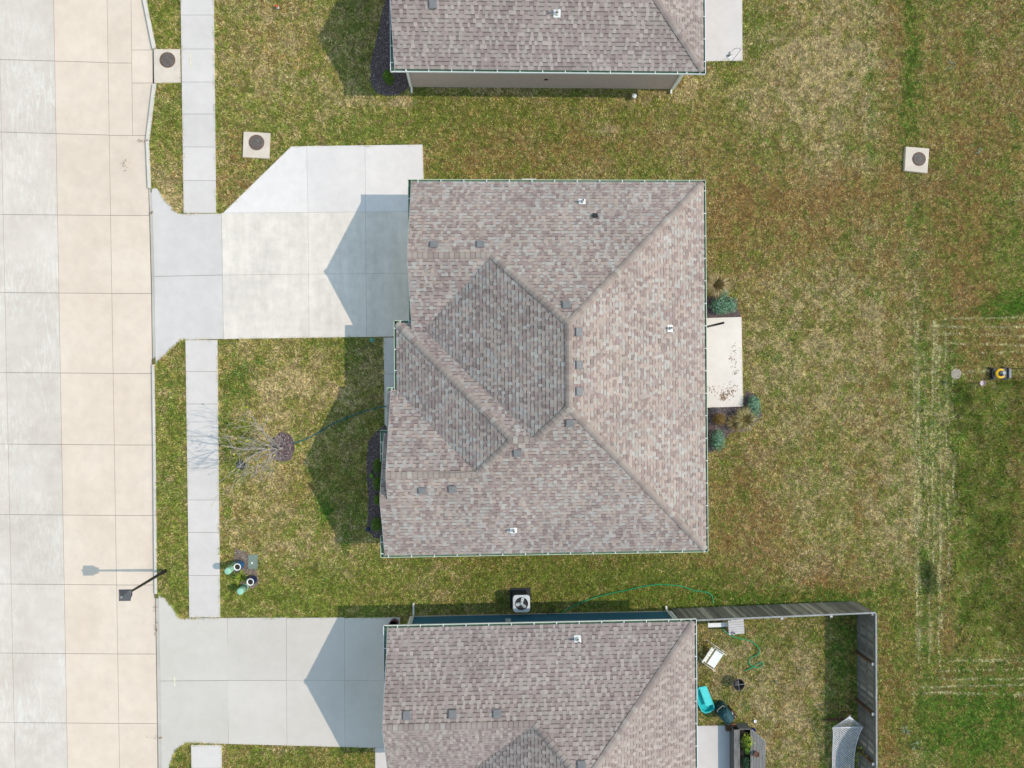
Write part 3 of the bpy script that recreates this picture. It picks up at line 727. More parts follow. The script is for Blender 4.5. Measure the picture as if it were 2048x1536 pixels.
R2e = (xb+(Z2-eb)/m_, Y2); yb2 = Y2+(Z2-eb)/m_; yl = Y3+(Z3-e)/m_
PLN = Plane((0,-1), -yn, e, [(xg1,yn),(xe,yn),PN,R1e,(xg1,Y1)])
PLS = Plane((0,1), ys, e, [(xg3,ys),(xe,ys),PS,R3e,R3w,R2e,(xg2,Y2),(xg2,Y3),(xg3,Y3)])
PLE = Plane((-1,0), -xe, e, [(xe,yn),(xe,ys),PS,PN])
PLA = Plane((1,0), xa, e, [(xv,yv),R1e,PN,PS,R3e])
PLB = Plane((1,0), xb, eb, [(xb,yt),R3w,R2e,(xb,yb2)])
PLT = Plane((0,-1), -yt, eb, [(xb,yt),(xg1,yt),(xg1,yv),(xv,yv),R3e,R3w])
PL1 = Plane((0,1), Y1, Z1, [(xg1,Y1),R1e,(xv,yv),(xg1,yv)])
PL2 = Plane((0,-1), -Y2, Z2, [(xg2,Y2),R2e,(xb,yb2),(xg2,yb2)])
PL3 = Plane((0,-1), -Y3, Z3, [(xg3,Y3),(xg2+0.02,Y3),(xg2+0.02,yl),(xg3,yl)])
main = thing('house', ((xa+xe)/2, (yn+ys)/2, 0), 'house with multi-tone mottled shingle roof between the two plainer roofed houses', 'house', 'houses along the street')
PLS_ = [PLN,PLS,PLE,PLA,PLB,PLT,PL1,PL2,PL3]
rf = roof_deck(PLS_, main)
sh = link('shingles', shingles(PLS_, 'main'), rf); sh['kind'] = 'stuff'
def p3(p, z): return (p[0], p[1], z)
for a, b_, k in ((p3((xg1,Y1),Z1),p3(R1e,Z1),'ridge'),(p3(R1e,Z1),p3(PN,ZP),'hip'),(p3((xe,yn),e),p3(PN,ZP),'hip'),(p3(PS,ZP),p3(PN,ZP),'ridge'),(p3((xe,ys),e),p3(PS,ZP),'hip'),
                 (p3(R3e,z3),p3(PS,ZP),'hip'),(p3(R3w,z3),p3(R3e,z3),'ridge'),(p3(R2e,Z2),p3(R3w,z3),'hip'),(p3((xg2,Y2),Z2),p3(R2e,Z2),'ridge'),(p3((xb,yt),eb),p3(R3w,z3),'hip'),(p3((xg3,Y3),Z3),p3((xg2,Y3),Z3),'ridge')):
    caps(rf, a, b_, k, 'main')
for px, py, pl in ((868,490,PLN),(961,490,PLN),(1133,611,PLN),(1156,664,PLE),(1157,730,PLE),(1157,783,PLE),(1140,845,PLS),(1035,905,PLS),(845,980,PLS),(905,977,PLS)): box_vent(rf, pl, px, py)
box_vent(rf, PLN, 1190, 433, dark_m, 0.20)
for px, py, pl in ((1164,404,PLN),(1339,657,PLE),(1027,1060,PLS)): pipe_vent(rf, pl, px, py, 0.34)
walls(main, [(-2.30,7.38),(8.45,7.38),(8.45,-6.36),(-3.45,-6.36),(-3.45,-2.3),(-3.15,-2.3),(-3.15,-0.62),(-1.9,-0.62),(-1.9,1.95),(-2.30,1.95)], 0.25, e-0.10, siding_g)
gable(main, -2.30, 7.38, 1.95, e-0.1, Z1-0.15, Y1, siding_g); gable(main, -3.15, -0.62, -6.2, e-0.1, Z2-0.15, Y2, siding_g); gable(main, -3.45, -2.3, -6.36, e-0.1, Z3-0.15, Y3, siding_g)
b = MB()
for P in ([(xg1,7.7),(8.75,7.7),(8.75,-6.7),(-3.75,-6.7),(-3.75,-2.1),(-3.45,-2.1),(-3.45,-0.4),(-3.2,-0.4),(-3.2,2.2),(xg1,2.2)],): b.prism(P, e-0.125, e-0.105)
b.build('soffit', soffit_m, main)
garage(main, -2.30, 2.25, 7.05, 2.15, white_m); front_door(main, -1.9, 0.4)
window(main, -3.45, -5.2, -3.6, 0.9, 2.2, -1); window(main, 8.45, 4.0, 5.4, 0.9, 2.1, 1); window(main, 8.45, -5.0, -3.4, 0.9, 2.1, 1); window(main, 8.45, -0.6, 1.4, 0.15, 2.15, 1)
pb = MB(); pb.box((-3.1, 2.0, 1.3), (0.14,0.14,2.56)); pb.build('porch_post', white_m, main)
for a, b_ in (((xg1,yn,e),(xe,yn,e)),((xe,yn,e),(xe,ys,e)),((xg3,ys,e),(xe,ys,e)),((xb,yt,eb),(xb,yb2,eb)),((xb,yt,eb),(xg1,yt,eb)),((xg1,yn,e),(xg1,Y1,Z1)),((xg1,Y1,Z1),(xg1,yv,zv)),((xg2,yb2,eb),(xg2,Y2,Z2)),((xg2,Y2,Z2),(xg2,Y3,Z3)),((xg3,ys,e),(xg3,Y3,Z3)),((xg3,Y3,Z3),(xg3,yl,e)),((xg2,yb2,eb),(xb,yb2,eb))):
    fascia(main, a, b_)
# small pent strips behind the gutters on the street front
def pent(x0, x1, ya, yb, z0, parent, blend):
    pl = Plane((1,0), x0, z0, [(x0,ya),(x1,ya),(x1,yb),(x0,yb)])
    o = link('pent_roof', shingles([pl], blend), parent); o['kind'] = 'stuff'
pent(-2.68, -2.36, 2.75, 7.38, e, main, 'main'); pent(-3.62, -3.17, -2.0, -0.36, e+0.1, main, 'main'); pent(-3.86, -3.60, -3.1, -2.34, e, main, 'main'); pent(-3.86, -3.60, -6.42, -6.0, e, main, 'main')
gutter(main, (-2.80,yn), (xe+0.12,yn), (0,1), e, pale_g); gutter(main, (xe,yn+0.12), (xe,ys-0.12), (1,0), e, pale_g, hphase=0.43)
gutter(main, (-3.97,ys), (xe+0.12,ys), (0,-1), e, pale_g, hphase=0.3)
gutter(main, (-2.68,yn+0.12), (-2.68,yt+0.12), (-1,0), e, pale_g, hang=0.85, hphase=0.75)
gutter(main, (xb-0.12,yt), (-2.69,yt), (0,1), eb, pale_g, hang=0.33, hphase=0.25); gutter(main, (xb,yt+0.12), (xb,yb2), (-1,0), eb, pale_g, hang=0.82, hphase=0.3)
gutter(main, (-3.66,yb2), (xb-0.12,yb2), (0,1), eb, pale_g, hang=0.9, hphase=0.2); gutter(main, (-3.56,yb2+0.12), (-3.56,-2.0), (-1,0), eb-0.1, pale_g, hang=0.7, hphase=0.3)
gutter(main, (-3.84,-2.0), (-3.84,-3.1), (-1,0), e, pale_g, hang=0.45, hphase=0.35); gutter(main, (-3.86,-6.0), (-3.86,ys-0.12), (-1,0), e, pale_g, hang=0.45, hphase=0.25)
gutter(main, (-3.96,-2.0), (-3.6,-2.0), (0,1), e, pale_g, hang=0.5, hphase=0.3)
downspout(main, 8.0, 7.38, e-0.1, 0.0, (0,1), gut=0.36, kick=0.25); downspout(main, 8.0, -6.36, e-0.1, 0.0, (0,-1), gut=0.36, kick=0.25); downspout(main, -1.9, 7.38, e-0.1, 0.0, (0,1), gut=0.36, kick=0.2)

# ---- the house across the lower lawn (blue siding)
byn, bxe, bxg, brun, bxa, bys = -9.62, 8.33, -3.72, 3.05, -1.20, -24.0
bY1 = byn-brun; bZ1 = e+m_*brun; br = (bxe-bxa)/2; bX = bxe-br; bZP = e+m_*br; bPN = (bX, byn-br); bPS = (bX, bys+br); bR1e = (bxa+brun, bY1); byv = bY1-brun
BN = Plane((0,-1), -byn, e, [(bxg,byn),(bxe,byn),bPN,bR1e,(bxg,bY1)]); B1 = Plane((0,1), bY1, bZ1, [(bxg,bY1),bR1e,(bxa,byv),(bxg,byv)])
BA = Plane((1,0), bxa, e, [(bxa,byv),bR1e,bPN,bPS,(bxa,bys)]); BE = Plane((-1,0), -bxe, e, [(bxe,byn),(bxe,bys),bPS,bPN]); BS = Plane((0,1), bys, e, [(bxa,bys),(bxe,bys),bPS])
bh = thing('house', ((bxa+bxe)/2, (byn+bys)/2, 0), 'blue sided house with brown shingle roof beside the fenced yard', 'house', 'houses along the street')
BP = [BN,B1,BA,BE,BS]; rf2 = roof_deck(BP, bh)
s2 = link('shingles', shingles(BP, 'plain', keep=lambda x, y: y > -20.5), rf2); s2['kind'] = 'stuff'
for a, b_, k in ((p3((bxg,bY1),bZ1),p3(bR1e,bZ1),'ridge'),(p3(bR1e,bZ1),p3(bPN,bZP),'hip'),(p3((bxe,byn),e),p3(bPN,bZP),'hip'),(p3((bX,-20),bZP),p3(bPN,bZP),'ridge')): caps(rf2, a, b_, k, 'plain')
for px, py in ((814,1431),(905,1429),(994,1428),(1163,1531)): box_vent(rf2, BN, px, py)
pipe_vent(rf2, BN, 1155, 1278, 0.40)
walls(bh, [(-3.05,-9.94),(8.0,-9.94),(8.0,-23.6),(-0.9,-23.6),(-0.9,-15.4),(-3.05,-15.4)], 0.22, e-0.1, siding_u)
gable(bh, -3.05, -9.94, -15.4, e-0.1, bZ1-0.15, bY1, siding_u); garage(bh, -3.05, -15.1, -10.2, 2.15, white_m); front_door(bh, -0.9, -16.6)
b = MB(); b.prism([(bxg,-9.68),(8.26,-9.68),(8.26,-23.9),(-1.15,-23.9),(-1.15,-15.65),(bxg,-15.65)], e-0.125, e-0.105); b.build('soffit', soffit_m, bh)
window(bh, 8.0, -12.5, -11.2, 0.9, 2.1, 1)
for a, b_ in (((bxg,byn,e),(bxe,byn,e)),((bxe,byn,e),(bxe,bys,e)),((bxg,byn,e),(bxg,bY1,bZ1)),((bxg,bY1,bZ1),(bxg,byv,e)),((bxa,byv,e),(bxa,bys,e))): fascia(bh, a, b_)
pent(-3.76, -3.45, -15.0, byn-0.40, e, bh, 'plain')
gutter(bh, (-3.90,byn), (bxe+0.12,byn), (0,1), e, M('gutter_cream', (0.74,0.71,0.66), rough=0.4, var=0.06), hphase=0.55); gutter(bh, (bxe,byn+0.12), (bxe,bys), (1,0), e, metal_w, hphase=0.6)
gutter(bh, (-3.78,byn+0.12), (-3.78,-12.0), (-1,0), e, metal_w, hang=0.95, hphase=0.9)
downspout(bh, -2.95, -9.94, e-0.1, 0.0, (0,1), M('downspout_grey', (0.62,0.60,0.58), rough=0.5), gut=0.40, kick=0.55)
downspout(bh, 7.85, -9.94, e-0.1, 0.0, (0,1), gut=0.40, kick=0.2)
b = MB(); pm = G(1017,1241,1.5); b.lathe((pm[0], -9.90, 1.5), [(0.09,-0.09),(0.09,0.09),(0.03,0.10)], n=14, cap_top=True); b.box((pm[0], -9.90, 1.15), (0.22,0.10,0.45)); b.build('electric_meter', M('meter_grey', (0.35,0.42,0.42)), bh)

# ---- the house at the upper lawn (brown siding)
tys, txe, txg, trun, txa, tyn = 12.18, 8.85, -3.27, 2.32, -1.5, 26.5
tY1 = tys+trun; tZ1 = e+m_*trun; tr = (txe-txa)/2; tX = txe-tr; tZP = e+m_*tr; tPS = (tX, tys+tr); tPN = (tX, tyn-tr); tR1 = (txa+trun, tY1); tyv = tY1+trun
TS = Plane((0,1), tys, e, [(txg,tys),(txe,tys),tPS,tR1,(txg,tY1)]); T1 = Plane((0,-1), -tY1, tZ1, [(txg,tY1),tR1,(txa,tyv),(txg,tyv)])
TA = Plane((1,0), txa, e, [(txa,tyv),tR1,tPS,tPN,(txa,tyn)]); TE = Plane((-1,0), -txe, e, [(txe,tys),(txe,tyn),tPN,tPS]); TN = Plane((0,-1), -tyn, e, [(txa,tyn),(txe,tyn),tPN])
th = thing('house', ((txa+txe)/2, (tys+tyn)/2, 0), 'brown sided house with brown shingle roof and white gutters', 'house', 'houses along the street')
TP = [TS,T1,TA,TE,TN]; rf3 = roof_deck(TP, th)
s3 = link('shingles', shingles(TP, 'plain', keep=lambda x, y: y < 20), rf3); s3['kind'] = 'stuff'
for a, b_, k in ((p3((txg,tY1),tZ1),p3(tR1,tZ1),'ridge'),(p3(tR1,tZ1),p3(tPS,tZP),'hip'),(p3((txe,tys),e),p3(tPS,tZP),'hip')): caps(rf3, a, b_, k, 'plain')
box_vent(rf3, TS, 866, 8); pipe_vent(rf3, TS, 1114, 27, 0.42)
walls(th, [(-2.88,12.46),(8.32,12.46),(8.32,26.1),(-1.1,26.1),(-1.1,16.5),(-2.88,16.5)], 0.12, e-0.1, siding_b, 0.19)
gable(th, -2.88, 16.5, 12.46, e-0.1, tZ1-0.15, tY1, siding_b)
b = MB(); b.prism([(txg,12.24),(8.78,12.24),(8.78,26.4),(-1.45,26.4),(-1.45,16.7),(txg,16.7)], e-0.125, e-0.105); b.build('soffit', soffit_m, th)
window(th, -2.88, 13.7, 15.2, 0.9, 2.1, -1); window(th, 8.32, 15, 17, 0.15, 2.15, 1)
for a, b_ in (((txg,tys,e),(txe,tys,e)),((txe,tys,e),(txe,tyn,e)),((txg,tys,e),(txg,tY1,tZ1)),((txg,tY1,tZ1),(txg,tyv,e))): fascia(th, a, b_)
pent(-3.30, -2.98, tys+0.35, 16.3, e, th, 'plain')
gutter(th, (-3.44,tys), (txe+0.12,tys), (0,-1), e, metal_w, hphase=0.6); gutter(th, (txe,tys-0.12), (txe,tyn), (1,0), e, metal_w, hphase=0.5); gutter(th, (-3.32,tys-0.12), (-3.32,16.7), (-1,0), e, metal_w, hang=0.65, hphase=0.35)
downspout(th, -2.84, 12.46, e-0.08, 0.0, (0,-1), gut=0.32, kick=0.25); downspout(th, 8.22, 12.46, e-0.08, 0.0, (0,-1), gut=0.32, kick=0.2)
b = MB(); q = G(1092,162,1.0); b.box((q[0], 12.43, 1.0), (0.14, 0.05, 0.08)); b.build('hose_bib', M('bib_red', (0.10,0.04,0.035)), th)

# ------------------------------------------------------------------ beds of mulch
def chips(b, poly_px, n, cols, z, size=(0.02,0.06), rnd=random):
    xs_ = [p[0] for p in poly_px]; ys_ = [p[1] for p in poly_px]
    k = 0
    while k < n:
        x, y = rnd.uniform(min(xs_), max(xs_)), rnd.uniform(min(ys_), max(ys_))
        if not pip(x, y, poly_px): continue
        k += 1
        c = G3(x, y, z+rnd.uniform(0.0, 0.02)); a = rnd.uniform(0, 6.28); l = rnd.uniform(*size); w = l*rnd.uniform(0.25, 0.6); t = rnd.uniform(-0.5, 0.5)
        u = Vector((math.cos(a), math.sin(a), t*0.6))*l/2; v = Vector((-math.sin(a), math.cos(a), rnd.uniform(-0.4, 0.4)))*w/2
        b.face([c-u-v, c+u-v, c+u+v, c-u+v], col=jit(rnd.choice(cols), 0.3))
def pip(x, y, poly):
    c = False; n = len(poly)
    for i in range(n):
        x0, y0 = poly[i]; x1, y1 = poly[(i+1) % n]
        if (y0 > y) != (y1 > y) and x < (x1-x0)*(y-y0)/(y1-y0)+x0: c = not c
    return c
MULCH = [(0.17,0.115,0.115),(0.25,0.18,0.175),(0.10,0.068,0.07),(0.38,0.30,0.285)]
def wob(cx, cy, rx, ry, n=22, a=0.08, seed=1):
    r = random.Random(seed); return [(cx+math.cos(t)*rx*(1+r.uniform(-a, a)), cy+math.sin(t)*ry*(1+r.uniform(-a, a))) for t in [2*math.pi*i/n for i in range(n)]]
def bed(poly, label, n, cols=MULCH, z=-0.012, excl=True, mat=None, name='mulch_bed', cat='mulch bed', size=(0.02,0.06)):
    w_ = [G(*p, z) for p in poly]
    if excl: EXCL.append(w_)
    b = MB(); b.prism(w_, z-0.08, z); o = b.build(name, mat or mulch_g); 
    c = MB(); chips(c, poly, n, cols, z, size); k = c.build('chips', leaf_m, o); k['kind'] = 'stuff'
    return tag(o, label, cat, kind='stuff')
FRONTBED = [(764,852),(748,868),(737,882),(733,920),(734,960),(737,1000),(735,1040),(736,1062),(748,1076),(770,1078),(800,1078),(800,852)]
bed(FRONTBED, 'dark mulch bed along the shaded front of the middle house', 1500)
TOPBED = [(790,-60),(764,20),(752,80),(742,120),(741,165),(752,185),(775,193),(800,188),(822,172),(830,-60)]
bed(TOPBED, 'dark mulch bed wrapping the corner of the brown house', 2200)
bed(wob(565,895,25,30,seed=4), 'round ring of purple brown mulch under the bare tree', 900, [(0.28,0.19,0.19),(0.20,0.13,0.13),(0.42,0.33,0.32),(0.11,0.07,0.072)])
bed([(1395,600),(1440,585),(1470,600),(1482,634),(1395,638)], 'mulch strip beside the patio under the blue green shrub', 300)
bed([(1400,814),(1486,812),(1490,780),(1512,790),(1524,830),(1500,862),(1460,866),(1440,890),(1425,905),(1400,905)], 'mulch and stone bed round the corner of the leaf strewn patio', 900, MULCH+[(0.35,0.31,0.29)])
GRAV = [(0.30,0.25,0.23),(0.20,0.16,0.15),(0.40,0.36,0.33),(0.12,0.09,0.09),(0.34,0.22,0.14)]
soilg = M('gravel_soil', (0.20,0.15,0.11), var=0.3, scale=14)
bed([(470,1098),(492,1102),(500,1130),(513,1140),(518,1165),(505,1178),(484,1170),(470,1160),(466,1130)], 'gravel patch round the blue pots and green pedestals', 700, GRAV, mat=soilg, name='gravel_patch', cat='gravel patch')
bed(wob(1912,748,10.5,10.5,seed=8,a=0.14), 'small pale patch of bare sand beside the dish on a thin stake', 160, [(0.45,0.38,0.30),(0.38,0.33,0.27)], mat=M('sand', (0.42,0.36,0.29), var=0.15, scale=20), name='sand_patch', cat='sand patch')

# ------------------------------------------------------------------ grass
def in_poly(x, y, poly):
    inside = np.zeros(len(x), bool); n = len(poly)
    px_ = [p[0] for p in poly]; py_ = [p[1] for p in poly]
    bb = (x > min(px_)) & (x < max(px_)) & (y > min(py_)) & (y < max(py_)); ii = np.nonzero(bb)[0]
    if len(ii) == 0: return inside
    xx, yy = x[ii], y[ii]; c = np.zeros(len(ii), bool)
    for i in range(n):
        x0, y0 = poly[i][:2]; x1, y1 = poly[(i+1) % n][:2]
        if y0 == y1: continue
        c ^= ((y0 > yy) != (y1 > yy)) & (xx < (x1-x0)*(yy-y0)/(y1-y0)+x0)
    inside[ii] = c; return inside
def grass(dens=1650):
    rs = np.random.RandomState(3)
    x0, x1, y0, y1 = -13.9, 25.2, -18.6, 17.8
    N = int((x1-x0)*(y1-y0)*dens); x = rs.uniform(x0, x1, N); y = rs.uniform(y0, y1, N)
    # extra tufts along the concrete edges
    exx, eyy, eaz = [], [], []
    for P in EDGES:
        A = sum(P[i][0]*P[(i+1) % len(P)][1]-P[(i+1) % len(P)][0]*P[i][1] for i in range(len(P)))
        for i in range(len(P)):
            a, b_ = np.array(P[i][:2]), np.array(P[(i+1) % len(P)][:2]); d = b_-a; l = np.hypot(*d)
            if l < 0.05: continue
            n_ = np.array([d[1], -d[0]])/l*(1 if A > 0 else -1); q = int(l*190); u = rs.rand(q)
            keepm = vnoise(a[0]+d[0]*u, a[1]+d[1]*u, 2.3, 910, 3) > 0.42; u = u[keepm]; q = len(u)
            off = np.abs(rs.normal(0, 0.03, q))+0.002
            exx.append(a[0]+d[0]*u+n_[0]*off); eyy.append(a[1]+d[1]*u+n_[1]*off); eaz.append(np.arctan2(-n_[1], -n_[0])+rs.normal(0, 0.8, q))
    exx = np.concatenate(exx); eyy = np.concatenate(eyy); eaz = np.concatenate(eaz)
    x = np.concatenate([exx, x]); y = np.concatenate([eyy, y]); isE = np.zeros(len(x), bool); isE[:len(exx)] = True
    ok = x > kerb_x(y)+0.10
    for P in EXCL: ok &= ~in_poly(x, y, P)
    x, y = x[ok], y[ok]; NE = int(isE[ok].sum()); eaz = eaz[ok[:len(eaz)]]
    w, t = lawn_w(x, y)
    # bare and thin spots follow the dry weight
    w = w**1.25; w /= w.sum(1, keepdims=True)
    N = len(x); cs = w.cumsum(1)
    cl = vnoise(x, y, 3.0, 300, 4, 0.75); srt = np.sort(cl[::50]); cl = np.searchsorted(srt, cl)/len(srt)
    u = rs.rand(N); r = np.where(rs.rand(N) < 0.42, np.clip(cl+rs.normal(0, 0.08, N), 0, 0.9999), u)[:,None]
    k = (r > cs).sum(1).clip(0, 5)
    spk = vnoise(x, y, 9.0, 700, 3, 0.8); spk = np.clip((spk-0.5)*2.0+1.0, 0.6, 1.4)[:,None]
    col = PAL[k]*spk*(1+rs.uniform(-0.36, 0.36, (N, 1)))*(1+rs.uniform(-0.06, 0.06, (N, 3)))
    az = rs.uniform(0, 2*np.pi, N); az[:NE] = eaz; clump = vnoise(x, y, 3.0, 5, 2)
    L = (0.04+0.06*rs.rand(N))*(0.7+0.7*clump); lean = rs.uniform(0.5, 1.25, N)
    L = np.where(t, (0.09+0.19*rs.rand(N))*(0.5+1.0*clump), L); lean = np.where(t, rs.uniform(0.4, 1.25, N), lean)
    L[:NE] *= 1.35; lean[:NE] = rs.uniform(0.7, 1.3, NE)
    col[t] *= (0.46+1.0*vnoise(x[t], y[t], 1.1, 510, 4, 0.75))[:,None]
    wd = np.where(t, rs.uniform(0.008, 0.020, N), rs.uniform(0.007, 0.017, N))
    dx, dy = np.cos(az), np.sin(az); hz = L*np.sin(lean); vz = L*np.cos(lean)
    V = np.empty((N, 3, 3), np.float32)
    V[:,0,0] = x-dy*wd; V[:,0,1] = y+dx*wd; V[:,0,2] = GZ
    V[:,1,0] = x+dy*wd; V[:,1,1] = y-dx*wd; V[:,1,2] = GZ
    V[:,2,0] = x+dx*hz; V[:,2,1] = y+dy*hz; V[:,2,2] = GZ+vz+0.004
    me = bpy.data.meshes.new('grass'); me.vertices.add(N*3); me.loops.add(N*3); me.polygons.add(N)
    me.vertices.foreach_set('co', V.ravel()); me.loops.foreach_set('vertex_index', np.arange(N*3, dtype=np.int32))
    me.polygons.foreach_set('loop_start', np.arange(0, N*3, 3, dtype=np.int32))
    c4 = np.ones((N, 4), np.float32); c4[:,:3] = col
    me.attributes.new('Col', 'FLOAT_COLOR', 'FACE').data.foreach_set('color', c4.ravel())
    me.materials.append(grass_m); me.update(); me.validate()
    return tag(link('grass', me), 'dry patchy lawn grass in green, tan and brown', 'grass', kind='stuff')

# ------------------------------------------------------------------ plants
def foliage(b, c, rad, n, cols, leaf=(0.03,0.06), shell=0.55, flat=0.0, asp=0.5, rnd=None, shape=None):
    rnd = rnd or random; c = Vector(c)
    for _ in range(n):
        while True:
            d = Vector((rnd.gauss(0,1), rnd.gauss(0,1), rnd.gauss(0,1)))
            if d.length > 0.1: break
        d.normalize(); r = shell+(1-shell)*rnd.random(); lump = 0.86+0.14*math.sin(d.x*7+c.x*3)*math.cos(d.y*6+d.z*5+c.y)
        p = c+Vector((d.x*rad[0], d.y*rad[1], d.z*rad[2]))*r*lump
        if shape: p = shape(p)
        if p.z < 0.0: continue
        l = rnd.uniform(*leaf); nrm = (d+Vector((rnd.uniform(-.7,.7), rnd.uniform(-.7,.7), rnd.uniform(-.3,.8)))).normalized()
        u = nrm.orthogonal().normalized(); u = Matrix.Rotation(rnd.uniform(0, 6.28), 3, nrm) @ u; v = nrm.cross(u)
        b.face([p-u*l*0.5, p+v*l*asp*0.5, p+u*l*0.5, p-v*l*asp*0.5], col=jit(rnd.choice(cols), 0.28))
def stems(b, base, tips, r=0.012, n=5):
    base = Vector(base)
    for t in tips:
        t = Vector(t); mid = base.lerp(t, 0.5)+Vector((random.uniform(-.03,.03), random.uniform(-.03,.03), 0.04)); b.tube([base, mid, t], [r, r*0.7, r*0.3], n)
DARKG = [(0.07,0.145,0.018),(0.10,0.185,0.022),(0.045,0.09,0.014),(0.15,0.24,0.03)]
BLUEG = [(0.13,0.28,0.18),(0.20,0.37,0.26),(0.08,0.17,0.10),(0.32,0.46,0.34),(0.13,0.27,0.09)]
BROWN = [(0.26,0.14,0.035),(0.33,0.20,0.055),(0.16,0.09,0.03),(0.20,0.17,0.045)]
OLIVE = [(0.32,0.27,0.09),(0.42,0.34,0.14),(0.22,0.19,0.06),(0.52,0.42,0.22)]
YELG  = [(0.32,0.38,0.03),(0.22,0.32,0.03),(0.42,0.40,0.05),(0.14,0.22,0.03)]
def shrub(name, px, py, z0, rad, n, cols, label, leaf=(0.03,0.06), group=None, asp=0.5, parts=None, cone=0):
    g = G3(px, py, 0); t = thing(name, (g.x, g.y, GZ), label, 'shrub', group)
    b = MB(); R = random.Random(int(px*7+py)); c = (g.x, g.y, rad[2]*0.85+z0)
    def shp(p):
        if not cone: return p
        f = max(0.15, 1-cone*max(0, p.z-0.1)/(rad[2]*1.9)); return Vector((g.x+(p.x-g.x)*f, g.y+(p.y-g.y)*f, p.z))
    foliage(b, c, rad, n, cols, leaf, rnd=R, asp=asp, shape=shp)
    if parts:
        for (ox, oy, oz, rr, nn) in parts: foliage(b, (g.x+ox, g.y+oy, oz), rr, nn, cols, leaf, rnd=R, asp=asp)
    b.build('foliage', leaf_m, t)['kind'] = 'stuff'
    s = MB(); stems(s, (g.x, g.y, GZ-0.01), [(g.x+R.uniform(-.6,.6)*rad[0], g.y+R.uniform(-.6,.6)*rad[1], rad[2]*R.uniform(0.7,1.2)) for _ in range(5)]); s.build('stem', bark_d, t)
    return t
shrub('evergreen_shrub', 780, 166, 0.0, (0.33,0.33,0.72), 2600, DARKG, 'rounded upright evergreen in the mulch at the brown house corner', leaf=(0.03,0.07), cone=0.45)
shrub('evergreen_shrub', 756, 1046, 0.0, (0.30,0.38,0.42), 1800, DARKG, 'round dark evergreen beside the solar path light', leaf=(0.03,0.06))
for px, py, lb in ((757,930,'spreading dark evergreen nearest the front walk in the shaded bed'),(757,965,'spreading dark evergreen in the middle of the shaded bed beside the lime seedling'),(759,998,'small dark evergreen between the spreading one and the round one')):
    shrub('evergreen_shrub', px, py, 0.0, (0.26,0.42 if py < 990 else 0.3,0.32), 1300, DARKG, lb, leaf=(0.03,0.06))
shrub('seedling', 744, 951, 0.0, (0.12,0.12,0.10), 90, [(0.20,0.36,0.05),(0.14,0.28,0.04)], 'small lime green plant in the shaded mulch bed', leaf=(0.06,0.11))
shrub('sage_shrub', 1440, 612, 0.0, (0.62,0.50,0.34), 2600, BLUEG, 'large blue green shrub at the post end of the patio', leaf=(0.04,0.09), asp=0.35, parts=[(0.42,0.02,0.28,(0.32,0.42,0.26),900),(0.05,0.48,0.25,(0.30,0.28,0.24),700)])
shrub('sage_shrub', 1504, 812, 0.0, (0.36,0.62,0.30), 2000, BLUEG, 'blue green shrub spilling round the outer patio corner', leaf=(0.04,0.09), asp=0.35)
shrub('sage_shrub', 1432, 880, 0.0, (0.40,0.62,0.32), 2000, BLUEG, 'blue green shrub against the house on the far side of the rusty bush', leaf=(0.04,0.09), asp=0.35)
shrub('brown_shrub', 1434, 838, 0.0, (0.36,0.34,0.36), 1500, BROWN, 'rusty brown domed bush between patio and house wall', leaf=(0.03,0.06))
shrub('lavender', 1428, 820, 0.0, (0.34,0.16,0.20), 700, [(0.20,0.16,0.22),(0.13,0.12,0.12),(0.30,0.24,0.34),(0.10,0.12,0.07)], 'dried purple grey flowers along the patio edge', leaf=(0.02,0.07), asp=0.25)
def tuft(name, px, py, n, L, cols, label, spread=1.0, cat='ornamental grass', w=0.014, ysp=0.0):
    g = G3(px, py, 0); t = thing(name, (g.x, g.y, GZ), label, cat); b = MB(); R = random.Random(int(px+py*3))
    for _ in range(n):
        a = R.uniform(0, 6.28); l = L*R.uniform(0.5, 1.0); o = Vector((math.cos(a), math.sin(a), 0)); q = Vector((-o.y, o.x, 0))*w*0.5
        p0 = Vector((g.x, g.y+R.gauss(0, ysp*0.6), GZ))+o*R.uniform(0, 0.12)*spread; p1 = p0+o*l*0.35*spread+Vector((0,0,l*0.75)); p2 = p0+o*l*0.85*spread+Vector((0,0,l*R.uniform(0.45,0.9)))
        c = jit(R.choice(cols), 0.25); b.face([p0-q, p0+q, p1+q, p1-q], col=c); b.face([p1-q, p1+q, p2], col=c)
    b.build('blades', leaf_m, t)['kind'] = 'stuff'; return t
tuft('ornamental_grass', 1428, 572, 420, 0.75, [(0.45,0.35,0.18),(0.30,0.22,0.08),(0.24,0.20,0.06),(0.50,0.38,0.24)], 'tan ornamental grass clump against the house beside the large blue green shrub')
tuft('ornamental_grass', 1486, 838, 380, 0.70, OLIVE, 'olive ornamental grass in the bed off the patio corner')
tuft('ornamental_grass', 1468, 846, 220, 0.6, BROWN+OLIVE, 'brown fading grass clump beside the rusty bush', w=0.010)
tuft('daylily', 484, 1152, 60, 0.40, YELG, 'bright yellow green strappy plant between the blue pots', cat='plant', w=0.03)
tuft('wild_grass_clump', 1860, 1152, 420, 0.50, [(0.07,0.12,0.03),(0.10,0.14,0.035),(0.20,0.19,0.07)], 'dark uncut grass clump standing in the mown strip', spread=0.6, cat='grass clump', ysp=0.55)
for px, py, lb in ((1828,1490,'larger pale thistle rosette in the brown lawn outside the fence'),(1808,1458,'smaller pale thistle rosette in the brown lawn outside the fence'),(1903,131,'tiny pale weed in the field behind the brown house patio'),(1960,305,'pale weed beyond the lone field manhole')):
    tuft('thistle', px, py, 14, 0.13 if py < 1000 else 0.19, [(0.34,0.42,0.32),(0.24,0.34,0.22)], lb, spread=1.3, cat='weed', w=0.025)

